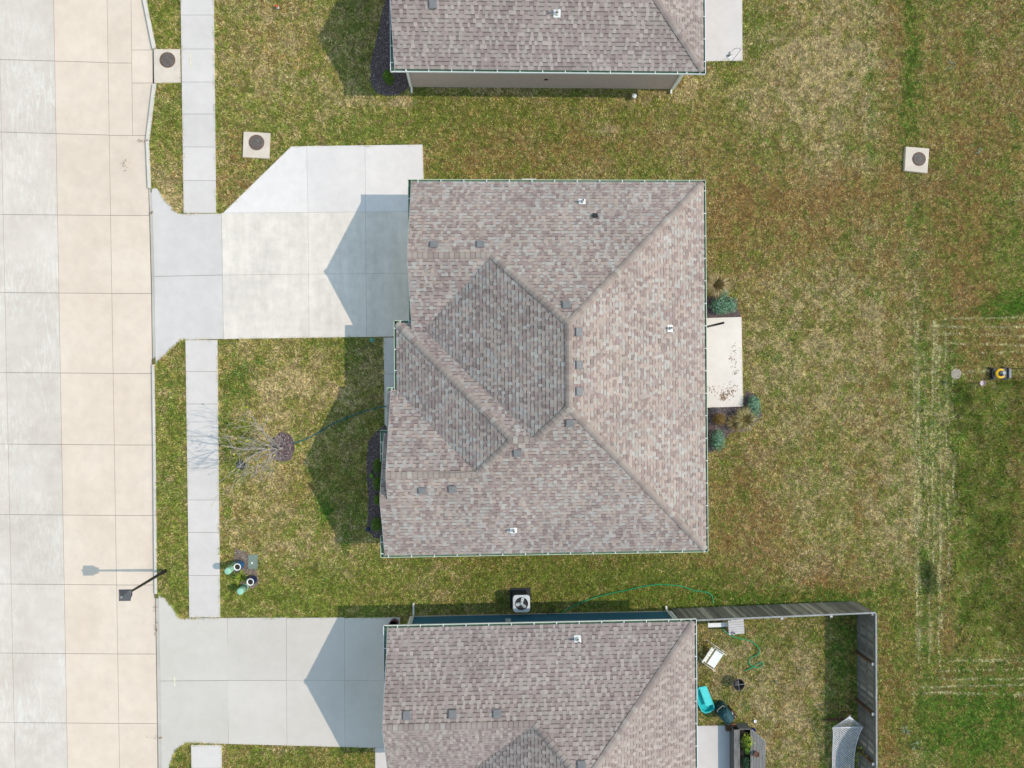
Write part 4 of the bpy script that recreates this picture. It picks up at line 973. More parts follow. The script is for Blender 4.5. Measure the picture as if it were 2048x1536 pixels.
# bare street tree
def bare_tree():
    g = G3(566, 896, 0); t = thing('bare_tree', (g.x, g.y, GZ), 'leafless young multi-stem tree with pale bark in a mulch ring', 'tree'); R = random.Random(5)
    tr = MB(); tr.tube([(g.x,g.y,GZ-0.02),(g.x-0.01,g.y+0.01,0.25),(g.x-0.03,g.y+0.02,0.55)], [0.06,0.048,0.042], 8); tr.build('trunk', bark_m, t)
    leaves = MB()
    def grow(b, p, d, L, r, lev):
        n = 5; pts = [p]; rad = [r]
        for i in range(n):
            d = (d+Vector((R.uniform(-.16,.16), R.uniform(-.16,.16), 0.06))).normalized(); p = p+d*(L/n); pts.append(p); rad.append(max(0.0052, r*(1-0.75*(i+1)/n)))
        b.tube(pts, rad, 5 if lev < 2 else 4, cap=False)
        if lev < 3:
            m = 6 if lev == 0 else (4 if lev == 1 else 1)
            for i in range(m):
                k = R.uniform(0.22, 0.98); q = pts[min(n, int(k*n))]; rr = rad[min(n, int(k*n))]
                ax = Vector((R.uniform(-1,1), R.uniform(-1,1), 0.55)).normalized()
                nd = (d*0.62+ax*0.62); nd.normalize(); grow(b, q, nd, L*R.uniform(0.35, 0.6), rr*0.7, lev+1)
        if lev >= 1 and R.random() < 0.10:
            foliage(leaves, p, (0.08,0.08,0.08), 3, [(0.55,0.50,0.03),(0.40,0.42,0.04)], (0.05,0.09), rnd=R, asp=0.7)
    s = Vector((g.x-0.03, g.y+0.02, 0.50))
    for a, tl, L in ((2.2,0.42,3.0),(3.4,0.36,3.4),(0.9,0.34,2.7),(4.6,0.50,2.9),(5.6,0.30,2.8),(2.8,0.14,3.6)):
        b = MB(); d = Vector((math.cos(a)*tl-0.05, math.sin(a)*tl+0.03, 1)).normalized(); grow(b, s, d, L, 0.036, 0); b.build('branch', bark_m, t)
    leaves.build('last_leaves', leaf_m, t)['kind'] = 'stuff'
bare_tree()
def sapling(px, py, h, n, cols, label, guard=True):
    g = G3(px, py, 0); t = thing('sapling', (g.x, g.y, GZ), label, 'sapling'); R = random.Random(int(px))
    b = MB(); b.tube([(g.x,g.y,GZ-0.02),(g.x+0.02,g.y,h*0.5),(g.x-0.01,g.y+0.03,h)], [0.014,0.010,0.004], 6); tips = [(g.x+R.uniform(-.3,.3), g.y+R.uniform(-.3,.3), h*R.uniform(0.6,1.1)) for _ in range(7)]
    stems(b, (g.x+0.01, g.y, h*0.45), tips, 0.006, 4); b.build('trunk', bark_d, t)
    f = MB()
    for q in tips: foliage(f, q, (0.13,0.13,0.12), n, cols, (0.05,0.10), rnd=R)
    f.build('foliage', leaf_m, t)['kind'] = 'stuff'
    if guard:
        k = MB(); k.lathe((g.x, g.y, GZ), [(0.03,0.0),(0.03,0.32),(0.026,0.33)], n=8); k.build('trunk_guard', white_m, t)
sapling(1552, 1362, 1.25, 7, OLIVE+[(0.38,0.34,0.08)], 'thin sapling with white trunk guard and yellowing leaves in the fenced yard')
sapling(1632, 1338, 0.75, 12, [(0.10,0.13,0.04),(0.16,0.12,0.05),(0.10,0.17,0.04)], 'low green sapling without a guard towards the fence', False)

# ------------------------------------------------------------------ hoses
def smooth(pts, n=8):
    out = []; P = [Vector(p) for p in pts]
    for i in range(len(P)-1):
        p0, p1, p2, p3_ = P[max(i-1,0)], P[i], P[i+1], P[min(i+2,len(P)-1)]
        for k in range(n):
            t = k/n; out.append(0.5*((2*p1)+(p2-p0)*t+(2*p0-5*p1+4*p2-p3_)*t*t+(3*p1-p0-3*p2+p3_)*t**3))
    out.append(P[-1]); return out
def hose(pxs, mat, label, z=0.035, r=0.021):
    pts = [G3(p[0], p[1], p[2] if len(p) > 2 else z) for p in pxs]; b = MB(); b.tube(smooth(pts), r, 6)
    return tag(b.build('garden_hose', mat), label, 'hose')
hose([(800,812,0.05),(770,813,0.05),(745,818),(710,829),(672,845),(645,860),(625,872),(605,881),(585,886)], hose_t, 'teal hose from the front walk to the mulch ring of the bare tree')
hose([(1117,1230,0.10),(1122,1227,0.06),(1135,1219),(1160,1206),(1190,1195),(1220,1187),(1250,1181),(1280,1174),(1310,1169.5),(1328,1169),(1360,1172),(1385,1180),(1405,1183.5),(1418,1186),(1425,1195),(1425.5,1206)], hose_g, 'green hose looping over the lawn outside the wooden fence')
hose([(1436,1244),(1441,1252),(1450,1263),(1462,1271),(1480,1277),(1500,1282),(1512,1290),(1519,1300),(1516,1309),(1504,1314),(1498,1321),(1500,1329),(1508,1334),(1519,1334),(1526,1328),(1522,1325),(1514,1328),(1504,1335),(1489,1342)], hose_g, 'green hose snaking past the table inside the fenced yard')

# ------------------------------------------------------------------ street lamp
def street_lamp():
    g = G3(330, 1142, 0); t = thing('street_lamp', (g.x, g.y, GZ), 'black post street lamp with four sided lantern at the kerb', 'street lamp'); x, y = g.x, g.y
    b = MB(); b.lathe((x,y,GZ-0.05), [(0.085,0),(0.085,0.35),(0.06,0.42),(0.056,1.5),(0.042,3.16),(0.06,3.18),(0.06,3.25)], n=14, cap_top=True); b.build('pole', black_m, t)
    b = MB(); z0, z1 = 3.22, 3.56; r0, r1 = 0.10, 0.185
    for sx, sy in ((1,1),(1,-1),(-1,1),(-1,-1)): b.beam((x+sx*r0,y+sy*r0,z0), (x+sx*r1,y+sy*r1,z1), 0.022, 0.022)
    b.box((x,y,z0), (0.24,0.24,0.03)); b.build('lantern_frame', black_m, t)
    b = MB()
    for k in range(4):
        a = k*math.pi/2; R = Matrix.Rotation(a, 3, 'Z'); c = Vector((x,y,0))
        b.face([c+R @ Vector(p) for p in ((r0-0.01,-r0+0.01,z0+0.02),(r0-0.01,r0-0.01,z0+0.02),(r1-0.01,r1-0.01,z1),(r1-0.01,-r1+0.01,z1))])
    b.build('lantern_glass', M('frosted_glass', (0.72,0.72,0.70), rough=0.3, var=0.03), t)
    roof = MB(); R2 = 0.205; zt = 3.78
    cor = [(x-R2,y-R2,z1+0.01),(x+R2,y-R2,z1+0.01),(x+R2,y+R2,z1+0.01),(x-R2,y+R2,z1+0.01)]
    r3 = 0.045; top = [(x-r3,y-r3,zt),(x+r3,y-r3,zt),(x+r3,y+r3,zt),(x-r3,y+r3,zt)]
    roof.face(cor[::-1])
    for k in range(4): roof.face([cor[k], cor[(k+1) % 4], top[(k+1) % 4], top[k]])
    roof.face(top); roof.box((x,y,z1-0.008), (0.425,0.425,0.03)); ro = roof.build('lantern_roof', M('lamp_roof', (0.055,0.065,0.09), rough=0.35, var=0.1, spec=0.6), t)
    f = MB(); f.lathe((x,y,zt-0.01), [(0.03,0),(0.045,0.03),(0.04,0.07),(0.012,0.10)], n=12, cap_top=True); f.build('finial', M('finial_grey', (0.28,0.30,0.33), rough=0.4), ro)
street_lamp()

# ------------------------------------------------------------------ front yard furniture
def disc_thing(name, px, py, r, z, mat, label, cat, prof=None):
    g = G3(px, py, z); b = MB(); b.lathe((g.x,g.y,GZ), prof or [(r,0),(r,z-GZ-0.006),(r*0.9,z-GZ),(0.01,z-GZ+0.004)], n=20); EXCL.append([(g.x+math.cos(a)*r, g.y+math.sin(a)*r) for a in [k*0.524 for k in range(12)]])
    return tag(b.build(name, mat), label, cat)
def grate():
    g = G3(481, 930, 0.04); r = 0.18; t = thing('drain_grate', (g.x,g.y,GZ), 'round dark slotted drain grate in the lawn under the bare tree branches', 'drain grate')
    EXCL.append([(g.x+math.cos(a)*r*1.1, g.y+math.sin(a)*r*1.1) for a in [k*0.524 for k in range(12)]])
    b = MB(); b.lathe((g.x,g.y,GZ), [(r,0),(r,0.05),(r-0.025,0.055),(r-0.025,0.0)], n=22); b.build('rim', dark_m, t)
    b = MB(); b.lathe((g.x,g.y,GZ), [(r-0.03,0.0),(r-0.03,0.012)], n=22, cap_top=True); b.build('sump', black_m, t)
    gm = M('grate_grey', (0.13,0.15,0.17), rough=0.5)
    for k in range(-3, 4):
        l = math.sqrt((r-0.03)**2-(k*0.04)**2); s = MB(); s.box((g.x+k*0.04,g.y,GZ+0.045), (0.014,2*l,0.018)); s.build('bar', gm, t)
    for k in (-1,0,1):
        l = math.sqrt((r-0.03)**2-(k*0.07)**2); s = MB(); s.box((g.x,g.y+k*0.07,GZ+0.040), (2*l,0.014,0.012)); s.build('bar', gm, t)
grate()
def pot(px, py, h, mat, label, s=1.0):
    g = G3(px, py, 0); t = thing('plant_pot', (g.x,g.y,GZ), label, 'plant pot', 'glazed pots by the pedestals'); b = MB()
    b.lathe((g.x,g.y,GZ), [(0.11*s,0.0),(0.15*s,0.10*h),(0.19*s,0.35*h),(0.185*s,0.55*h),(0.14*s,0.85*h),(0.125*s,0.94*h)], n=24); b.build('pot_body', mat, t)
    b = MB(); b.lathe((g.x,g.y,GZ), [(0.122*s,0.93*h),(0.15*s,0.95*h),(0.15*s,1.0*h),(0.115*s,1.0*h),(0.11*s,0.86*h)], n=24, cap_bot=False); b.build('rim', white_m, t)
    b = MB(); b.lathe((g.x,g.y,GZ), [(0.114*s,0.90*h),(0.005,0.93*h)], n=18, cap_bot=False); b.build('soil', soil_m, t)
pot(483, 1127.5, 0.60, M('glaze_blue', (0.015,0.09,0.22), rough=0.15, var=0.2, spec=0.6), 'bright blue glazed pot touching the taller green pedestal')
pot(508, 1157.5, 0.56, M('glaze_navy', (0.012,0.02,0.09), rough=0.15, var=0.2, spec=0.6), 'navy glazed pot between gravel and the shorter green pedestal')
def pedestal(px, py, h, label):
    g = G3(px, py, 0); t = thing('utility_pedestal', (g.x,g.y,GZ), label, 'utility pedestal', 'green utility pedestals'); b = MB()
    b.lathe((g.x,g.y,GZ-0.02), [(0.150,0),(0.150,0.12),(0.140,0.13)], n=22, cap_top=True); b.build('base', ped_m, t)
    b = MB(); b.lathe((g.x,g.y,GZ), [(0.138,0.10),(0.138,h-0.05),(0.125,h-0.015),(0.09,h),(0.005,h+0.004)], n=24); b.build('dome', ped_m, t)
    b = MB(); b.box((g.x+0.10,g.y+0.105,h*0.62), (0.09,0.008,0.07), -0.75+1.57); b.build('warning_plate', M('plate_yellow', (0.60,0.62,0.20), rough=0.5), t)
pedestal(470, 1131.5, 0.98, 'taller mint green utility pedestal beside the bright blue pot'); pedestal(490, 1174.5, 0.72, 'shorter mint green utility pedestal beside the navy pot')
g = G3(505, 1123, 0.0); t = thing('utility_cover', (g.x,g.y,GZ), 'grey green rectangular utility box lid flush with the lawn', 'utility cover')
P = [(496,1110),(515,1109),(515,1138),(496,1138)]; EXCL.append([G(*p, 0) for p in P]); b = MB(); b.prism([G(*p, 0.01) for p in P], GZ-0.05, 0.01); b.build('lid', hand_m, t)
c = G(504,1126,0.01); b = MB(); b.box((c[0],c[1],0.013), (0.07,0.07,0.006)); b.build('plate', white_m, t)
for px, py, sx, sy in ((505.5,1110,0.40,0.02),(505.5,1137,0.40,0.02),(497,1123.5,0.02,0.55),(514,1123.5,0.02,0.55)):
    c = G(px,py,0.012); b = MB(); b.box((c[0],c[1],0.012), (sx,sy,0.006)); b.build('edge_rib', hand_m, t)
disc_thing('valve_lid', 744, 680, 0.10, 0.02, M('lid_green', (0.10,0.30,0.22), rough=0.5), 'small round green valve lid where driveway meets front walk', 'valve lid')
def path_light():
    g = G3(738, 1056, 0); t = thing('solar_path_light', (g.x,g.y,GZ), 'small blue black solar path light beside the round evergreen', 'path light')
    b = MB(); b.tube([(g.x,g.y,GZ-0.02),(g.x,g.y,0.34)], 0.012, 8); b.build('stake', dark_m, t)
    b = MB(); b.lathe((g.x,g.y,0.26), [(0.035,0),(0.04,0.06)], n=12, cap_top=True); b.build('lens', M('lens', (0.3,0.33,0.36), rough=0.2), t)
    b = MB(); b.lathe((g.x,g.y,0.32), [(0.10,0),(0.10,0.012),(0.05,0.045),(0.01,0.05)], n=16); b.build('cap', M('solar_navy', (0.02,0.035,0.08), rough=0.25), t)
path_light()
def utility_flag():
    g = G3(556, 16, 0); t = thing('marker_flag', (g.x,g.y,GZ), 'small white capped marker with orange top in the front lawn of the brown house', 'marker')
    b = MB(); b.lathe((g.x,g.y,GZ), [(0.06,0),(0.06,0.10),(0.045,0.13),(0.045,0.20)], n=12, cap_top=True); b.build('post', white_m, t)
    b = MB(); b.lathe((g.x-0.01,g.y,0.16), [(0.07,0),(0.06,0.05),(0.01,0.06)], n=12); b.build('cap', M('orange', (0.55,0.13,0.04), rough=0.6), t)
utility_flag()

# ------------------------------------------------------------------ north side bits
def cleanout():
    g = G3(1266, 197, 0); t = thing('cleanout_pipe', (g.x,g.y,GZ), 'short white plastic cleanout pipe beside the brown house', 'pipe')
    b = MB(); b.lathe((g.x,g.y,GZ-0.02), [(0.085,0),(0.085,0.30),(0.095,0.30),(0.095,0.36)], n=18, cap_top=True); b.build('pipe', white_m, t)
    b = MB(); b.box((g.x,g.y,0.345), (0.07,0.07,0.04), 0.4); b.lathe((g.x,g.y,0.318), [(0.09,0),(0.09,0.015)], n=18, cap_top=True); b.build('cap', metal_w, t)
cleanout()
g = G3(1058, 366, 0); b = MB(); b.prism([(g.x-0.33,g.y-0.4),(g.x+0.33,g.y-0.4),(g.x+0.29,g.y+0.17),(g.x-0.29,g.y+0.17)], GZ-0.02, 0.06); b.box((g.x-0.27,g.y-0.1,0.075),(0.05,0.55,0.03)); b.box((g.x+0.27,g.y-0.1,0.075),(0.05,0.55,0.03))
tag(b.build('splash_block', c_walk), 'pale concrete splash block peeking out under the eave', 'splash block')
def hook():
    g = G3(1457, 131, 0); t = thing('shepherd_hook', (g.x,g.y,GZ), 'thin black shepherd hook standing at the patio corner of the brown house', 'shepherd hook')
    x, y, h = g.x, g.y, 1.45; pts = [(x,y,GZ-0.05),(x,y,h*0.5),(x,y,h),(x-0.02,y+0.01,h+0.09),(x-0.12,y+0.04,h+0.14),(x-0.24,y+0.05,h+0.09),(x-0.30,y+0.03,h-0.02),(x-0.33,y+0.0,h)]
    b = MB(); b.tube(smooth(pts, 5), 0.009, 6); b.build('rod', M('rod_grey', (0.10,0.10,0.11), rough=0.4), t)
    b = MB(); b.tube([(x-0.16,y,0.12),(x+0.16,y,0.12)], 0.008, 6); b.build('step_bar', black_m, t)
    t2 = thing('bird_feeder', (x-0.33,y-0.02,0.85), 'small blue grey bird feeder hanging over the patio', 'bird feeder'); fx, fy = x-0.33, y-0.02
    b = MB(); b.lathe((fx,fy,1.0), [(0.05,0),(0.06,0.03),(0.06,0.22),(0.05,0.24)], n=14, cap_top=True); b.build('reservoir', M('feeder_blue', (0.20,0.30,0.42), rough=0.2, spec=0.6), t2)
    b = MB(); b.lathe((fx,fy,0.96), [(0.10,0),(0.10,0.03),(0.07,0.04)], n=16, cap_top=True); b.build('tray', metal_w, t2)
    b = MB(); b.lathe((fx,fy,1.23), [(0.09,0),(0.03,0.07),(0.01,0.10)], n=14, cap_top=True); b.tube([(fx,fy,1.3),(fx,fy,1.44)], 0.004, 5); b.build('roof', metal_w, t2)
hook()
# patio post and leaf litter
g = G3(1412, 654, 0.03); t = thing('patio_post', (g.x,g.y,0.03), 'tall thin black post standing on the leaf strewn patio', 'post')
b = MB(); b.tube([(g.x,g.y,0.03),(g.x,g.y,2.33)], 0.045, 10); b.build('pole', dark_m, t); b = MB(); b.lathe((g.x,g.y,2.32), [(0.05,0),(0.05,0.03),(0.02,0.06)], n=12, cap_top=True); b.build('cap', black_m, t)
def litter(spots, label, z, cols=[(0.28,0.16,0.08),(0.38,0.25,0.14),(0.20,0.11,0.06)]):
    b = MB(); R = random.Random(9)
    for cx, cy, rx, ry, n in spots:
        for _ in range(n):
            p = G3(cx+R.gauss(0,rx), cy+R.gauss(0,ry), z+R.uniform(0.001,0.012)); l = R.uniform(0.015,0.045); a = R.uniform(0,6.28); u = Vector((math.cos(a),math.sin(a),R.uniform(-.3,.3)))*l; v = Vector((-math.sin(a),math.cos(a),R.uniform(-.3,.3)))*l*0.5
            b.face([p-u,p+v,p+u,p-v], col=jit(R.choice(cols),0.3))
    return tag(b.build('leaf_litter', leaf_m), label, 'dead leaves', kind='stuff')
litter([(1462,779,7,8,70),(1448,790,6,4,60),(1446,797,3,2,40),(1466,716,5,7,22),(1470,745,4,10,20),(1425,778,4,4,16),(1470,700,5,8,14)], 'scattered brown leaves on the middle house patio', 0.033)
litter([(311,1215,1,4,12),(312,1256,1,12,26),(303,425,1.5,2,10),(316,1476,6,1,12),(253,325,6,6,14),(420,1150,6,1,14),(285,281,8,1,20)], 'bits of debris along the kerb and pavement joints', 0.002)

# ------------------------------------------------------------------ air conditioner
def ac():
    g = G3(1041, 1196, 0); x, y = g.x, g.y; t = thing('air_conditioner', (x,y,GZ), 'square outdoor air conditioner with exposed fan beside the blue house', 'air conditioner')
    EXCL.append([(x-.45,y-.45),(x+.45,y-.45),(x+.45,y+.45),(x-.45,y+.45)])
    w = 0.355; h = 0.82
    def rr(w, r=0.09, n=4):
        out = []
        for cx, cy, a0 in ((w-r,w-r,0),(-(w-r),w-r,90),(-(w-r),-(w-r),180),(w-r,-(w-r),270)):
            for k in range(n+1): a = math.radians(a0+90*k/n); out.append((x+cx+math.cos(a)*r, y+cy+math.sin(a)*r))
        return out
    b = MB(); b.box((x,y,0.0), (0.86,0.86,0.08)); b.build('pad', dark_m, t)
    b = MB(); b.prism(rr(w-0.01), 0.05, h-0.05); b.build('cabinet', M('ac_dark', (0.03,0.03,0.032), rough=0.6), t)
    for k in range(7):
        b = MB(); b.prism(rr(w), 0.10+k*0.10, 0.115+k*0.10); b.build('louver', M('ac_louver', (0.06,0.06,0.065), rough=0.5), t)
    # top ring with a round opening
    b = MB(); n = 32; ro = []; 
    for k in range(n):
        a = 2*math.pi*k/n; c_, s_ = math.cos(a), math.sin(a); kx_ = w/max(abs(c_), abs(s_)); kx_ = min(kx_, w*1.28); ro.append((c_*kx_, s_*kx_))
    ri = 0.275
    for k in range(n):
        j = (k+1) % n; a0 = 2*math.pi*k/n; a1 = 2*math.pi*j/n
        b.face([(x+ro[k][0],y+ro[k][1],h),(x+ro[j][0],y+ro[j][1],h),(x+math.cos(a1)*ri,y+math.sin(a1)*ri,h+0.015),(x+math.cos(a0)*ri,y+math.sin(a0)*ri,h+0.015)])
        b.face([(x+ro[k][0],y+ro[k][1],h-0.07),(x+ro[j][0],y+ro[j][1],h-0.07),(x+ro[j][0],y+ro[j][1],h),(x+ro[k][0],y+ro[k][1],h)])
        b.face([(x+math.cos(a0)*ri,y+math.sin(a0)*ri,h+0.015),(x+math.cos(a1)*ri,y+math.sin(a1)*ri,h+0.015),(x+math.cos(a1)*ri,y+math.sin(a1)*ri,h-0.12),(x+math.cos(a0)*ri,y+math.sin(a0)*ri,h-0.12)])
    b.build('top_panel', M('ac_light', (0.62,0.64,0.66), rough=0.4, var=0.05), t)
    b = MB(); b.lathe((x,y,h-0.13), [(0.27,0),(0.27,0.01)], n=24, cap_top=True); b.build('shroud', black_m, t)
    fm = M('fan_metal', (0.60,0.66,0.68), rough=0.35, var=0.05)
    for k in range(3):
        b = MB(); a = math.radians(70+120*k)
        P = [(0.04,-0.05),(0.12,-0.10),(0.23,-0.085),(0.25,0.03),(0.20,0.09),(0.05,0.05)]
        R = Matrix.Rotation(a, 3, 'Z'); q = [Vector((x,y,h-0.035))+R @ Vector((p[0],p[1],p[1]*0.30)) for p in P]; b.face(q); b.face([v-Vector((0,0,0.006)) for v in q][::-1]); b.build('fan_blade', fm, t)
    b = MB(); b.lathe((x,y,h-0.10), [(0.06,0),(0.06,0.085),(0.01,0.095)], n=16); b.build('hub', fm, t)
    gr = MB()
    for r in (0.10,0.19,0.268):
        pts = [(x+math.cos(a)*r,y+math.sin(a)*r,h+0.018) for a in [2*math.pi*k/24 for k in range(25)]]; gr.tube(pts, 0.004, 4, cap=False)
    for k in range(8): a = k*math.pi/4; gr.tube([(x+math.cos(a)*0.06,y+math.sin(a)*0.06,h+0.02),(x+math.cos(a)*0.28,y+math.sin(a)*0.28,h+0.018)], 0.003, 4)
    gr.build('fan_grille', M('grille', (0.10,0.10,0.11), rough=0.4), t)
ac()
def plant_stand():
    g = G3(1101, 1222, 0); x, y = g.x, g.y; t = thing('wire_plant_stand', (x,y,GZ), 'low black wire plant stand by the blue wall near the hose tap', 'plant stand')
    b = MB()
    for zz, r in ((0.32,0.17),(0.12,0.12)): b.tube([(x+math.cos(a)*r,y+math.sin(a)*r,zz) for a in [2*math.pi*k/16 for k in range(17)]], 0.008, 5, cap=False)
    b.build('ring', black_m, t)
    for k in range(4): a = k*math.pi/2+0.3; b = MB(); b.tube([(x+math.cos(a)*0.19,y+math.sin(a)*0.19,GZ),(x+math.cos(a)*0.12,y+math.sin(a)*0.12,0.12),(x+math.cos(a)*0.17,y+math.sin(a)*0.17,0.32)], 0.008, 5); b.build('leg', black_m, t)
    for k in range(2): b = MB(); a = k*math.pi/2+0.3; b.tube([(x-math.cos(a)*0.17,y-math.sin(a)*0.17,0.32),(x+math.cos(a)*0.17,y+math.sin(a)*0.17,0.32)], 0.006, 5); b.build('crossbar', black_m, t)
plant_stand()
g = G3(789, 1245, 0.03); b = MB(); b.lathe((g.x,g.y,0.026), [(0.15,0),(0.18,0.02),(0.20,0.38),(0.215,0.40),(0.19,0.40),(0.17,0.05)], n=18); tag(b.build('tub', M('maroon_plastic', (0.10,0.015,0.04), rough=0.4)), 'maroon plastic tub at the garage corner of the blue house', 'tub')

# ------------------------------------------------------------------ wooden fence round the back yard
FH = 1.60
def fence():
    A = G3(1343, 1219.5, 0); Cn = G3(1713, 1204, 0); En = G3(1706, 1640, 0); En.x = Cn.x-0.02
    t = thing('wooden_fence', (Cn.x,Cn.y,GZ), 'weathered grey plank fence round the back yard of the blue house', 'fence'); R = random.Random(4)
    pm = []
    for i, m in enumerate(wood_gray):
        b = MB(); b.box((0,0,FH/2), (0.132,0.018,FH)); pm.append(b.mesh('plank', m))
    post = MB(); post.box((0,0,(FH-0.08)/2-0.02), (0.09,0.09,FH-0.06)); post = post.mesh('post', wood_b)
    pc = MB(); pc.prism([(-.055,-.055),(.055,-.055),(.055,.055),(-.055,.055)], FH-0.10, FH-0.06); pcm = pc.mesh('post_cap', M('post_cap_grey', (0.50,0.49,0.47)))
    for a, b_, side in ((A,Cn,1),(Cn,En,1)):
        d = (b_-a); L = d.length; d.normalize(); n = Vector((-d.y,d.x,0))      # n = outside
        rz = math.atan2(d.y, d.x); k = 0.07
        while k < L:
            o = link('plank', R.choices(pm, [5,6,4,1.6])[0], t); o.location = a+d*k+n*0.03+Vector((0,0,GZ+R.uniform(-0.012,0.012))); o.rotation_euler = (R.uniform(-.006,.006), 0, rz+R.uniform(-.01,.01)); k += 0.139
        for i, zz in enumerate((0.25,0.85,1.45)):
            b = MB(); b.beam(a+Vector((0,0,zz)), b_+Vector((0,0,zz)), 0.04, 0.09); b.build('rail', M('rail_wood', (0.20,0.185,0.165), var=0.25, rough=0.9), t)
        k = 0.06 if side else 0
        while k < L+0.05:
            o = link('post', post, t); o.location = a+d*k-n*0.065+Vector((0,0,GZ)); o.rotation_euler.z = rz
            o = link('post_cap', pcm, t); o.location = a+d*k-n*0.065+Vector((0,0,GZ)); o.rotation_euler.z = rz; k += 2.08
        b = MB(); b.beam(a+n*0.022+Vector((0,0,FH-0.018)), b_+n*0.022+Vector((0,0,FH-0.018)), 0.065, 0.022); b.build('cap_rail', M('cap_wood', (0.30,0.30,0.30), var=0.2, rough=0.8), t)
fence()

# ------------------------------------------------------------------ back yard of the blue house
def yard_table():
    P = [(1456,1241),(1487,1238),(1488,1268),(1458,1270)]; z = 0.70; w_ = [G3(*p, z) for p in P]; c = sum(w_, Vector())/4
    t = thing('garden_table', (c.x,c.y,GZ), 'square weathered grey slatted table against the fence', 'table'); u = (w_[1]-w_[0]); v = (w_[3]-w_[0]); n = 6; L = u.length; ang = math.atan2(u.y,u.x)
    for k in range(n):
        b = MB(); q = w_[0]+v*((k+0.5)/n)+u*0.5; b.box((q.x,q.y,z-0.012), (L,v.length/n-0.008,0.024), ang); b.build('slat', M('bleached_wood', (0.56,0.53,0.52), rough=0.9, var=0.2, scale=3, stretch=(1,10,10)), t)
    for i in range(4):
        q = c+(w_[i]-c)*0.82; b = MB(); b.box((q.x,q.y,(z-0.024+GZ)/2), (0.06,0.06,z-0.024-GZ), ang); b.build('leg', wood_w, t)
    b = MB()
    for k in (0,1): q = w_[0]+v*(0.12+0.76*k)+u*0.5; b.box((q.x,q.y,z-0.06), (L*0.8,0.03,0.06), ang)
    b.build('apron', wood_w, t)
    q = G3(1467,1266,z); t2 = thing('small_bowl', (q.x,q.y,z), 'small blue and cream bowl on the weathered table corner', 'bowl'); b = MB(); b.lathe(q, [(0.03,0),(0.055,0.03),(0.07,0.06),(0.06,0.06),(0.04,0.025)], n=16); b.build('bowl', M('bowl_cream', (0.6,0.52,0.45)), t2)
    b = MB(); b.lathe(q+Vector((0,0,0.02)), [(0.055,0),(0.005,0.012)], n=12, cap_bot=False); b.build('filling', M('bowl_blue', (0.05,0.08,0.22)), t2)
yard_table()
def low_bench():
    a = G3(1416,1250.5,0.42); b_ = G3(1457,1249.0,0.42); t = thing('narrow_bench', ((a.x+b_.x)/2,a.y,GZ), 'narrow white bench in the gap between roof and table', 'bench')
    b = MB(); b.beam(a, b_, 0.18, 0.03); b.build('seat', white_m, t)
    for q in (a.lerp(b_,0.12), a.lerp(b_,0.88)): b = MB(); b.box((q.x,q.y,0.18), (0.04,0.14,0.44)); b.build('leg', white_m, t)
low_bench()
def glider():
    B0 = G3(1425,1295,0.80); B1 = G3(1405,1325,0.80); u = (B1-B0); u.z = 0; L = u.length; u.normalize(); f = Vector((-u.y,u.x,0)); 
    if f.x < 0: f = -f
    c = (B0+B1)/2; c.z = 0; c += f*0.18; t = thing('garden_glider', (c.x,c.y,GZ), 'white metal glider bench with a white cushion in the fenced yard', 'bench')
    cr = M('cream_metal', (0.72,0.68,0.58), rough=0.5); o = c+f*0.10; zs = 0.42
    def P(a, d, z): return o+u*a+f*d+Vector((0,0,z))
    b = MB(); b.face([P(-L/2+.03,0.02,zs+.05),P(-L/2+.03,0.44,zs+.05),P(L/2-.03,0.44,zs+.05),P(L/2-.03,0.02,zs+.05)]); 
    b = MB(); b.beam(P(-L/2+.03,0.25,zs), P(L/2-.03,0.25,zs), 0.36, 0.08); b.build('cushion', M('cushion_white', (0.80,0.80,0.78), var=0.03), t)
    for k in range(6):
        a = -L/2+0.06+(L-0.12)*k/5; b = MB(); b.beam(P(a,0.0,zs), P(a,-0.28,0.80), 0.02, 0.02); b.build('back_slat', cr, t)
    for k in range(5):
        a = -L/2+0.06+(L-0.12)*(k+0.5)/5; b = MB(); b.beam(P(a,-0.05,zs+0.08), P(a,-0.24,0.73), (L-0.12)/5-0.05, 0.012); b.build('back_panel', white_m, t)
    b = MB(); b.beam(P(-L/2,-0.30,0.82), P(L/2,-0.30,0.82), 0.07, 0.035); b.build('top_rail', cr, t)
    for dd in (0.0,0.45): b = MB(); b.beam(P(-L/2,dd,zs-0.03), P(L/2,dd,zs-0.03), 0.03, 0.03); b.build('seat_rail', cr, t)
    for s in (-1,1):
        a = s*(L/2+0.03); b = MB(); b.tube([P(a,-0.20,0.60),P(a,0.40,0.62),P(a,0.50,0.58)], 0.018, 6); b.build('armrest', cr, t)
        b = MB(); b.tube([P(a,-0.36,GZ+0.02),P(a,0.62,GZ+0.02)], 0.018, 6); b.build('skid', cr, t)
        for d in (-0.16,0.42): b = MB(); b.tube([P(a,d,GZ+0.02),P(a,d,0.61)], 0.016, 6); b.build('leg', cr, t)
glider()
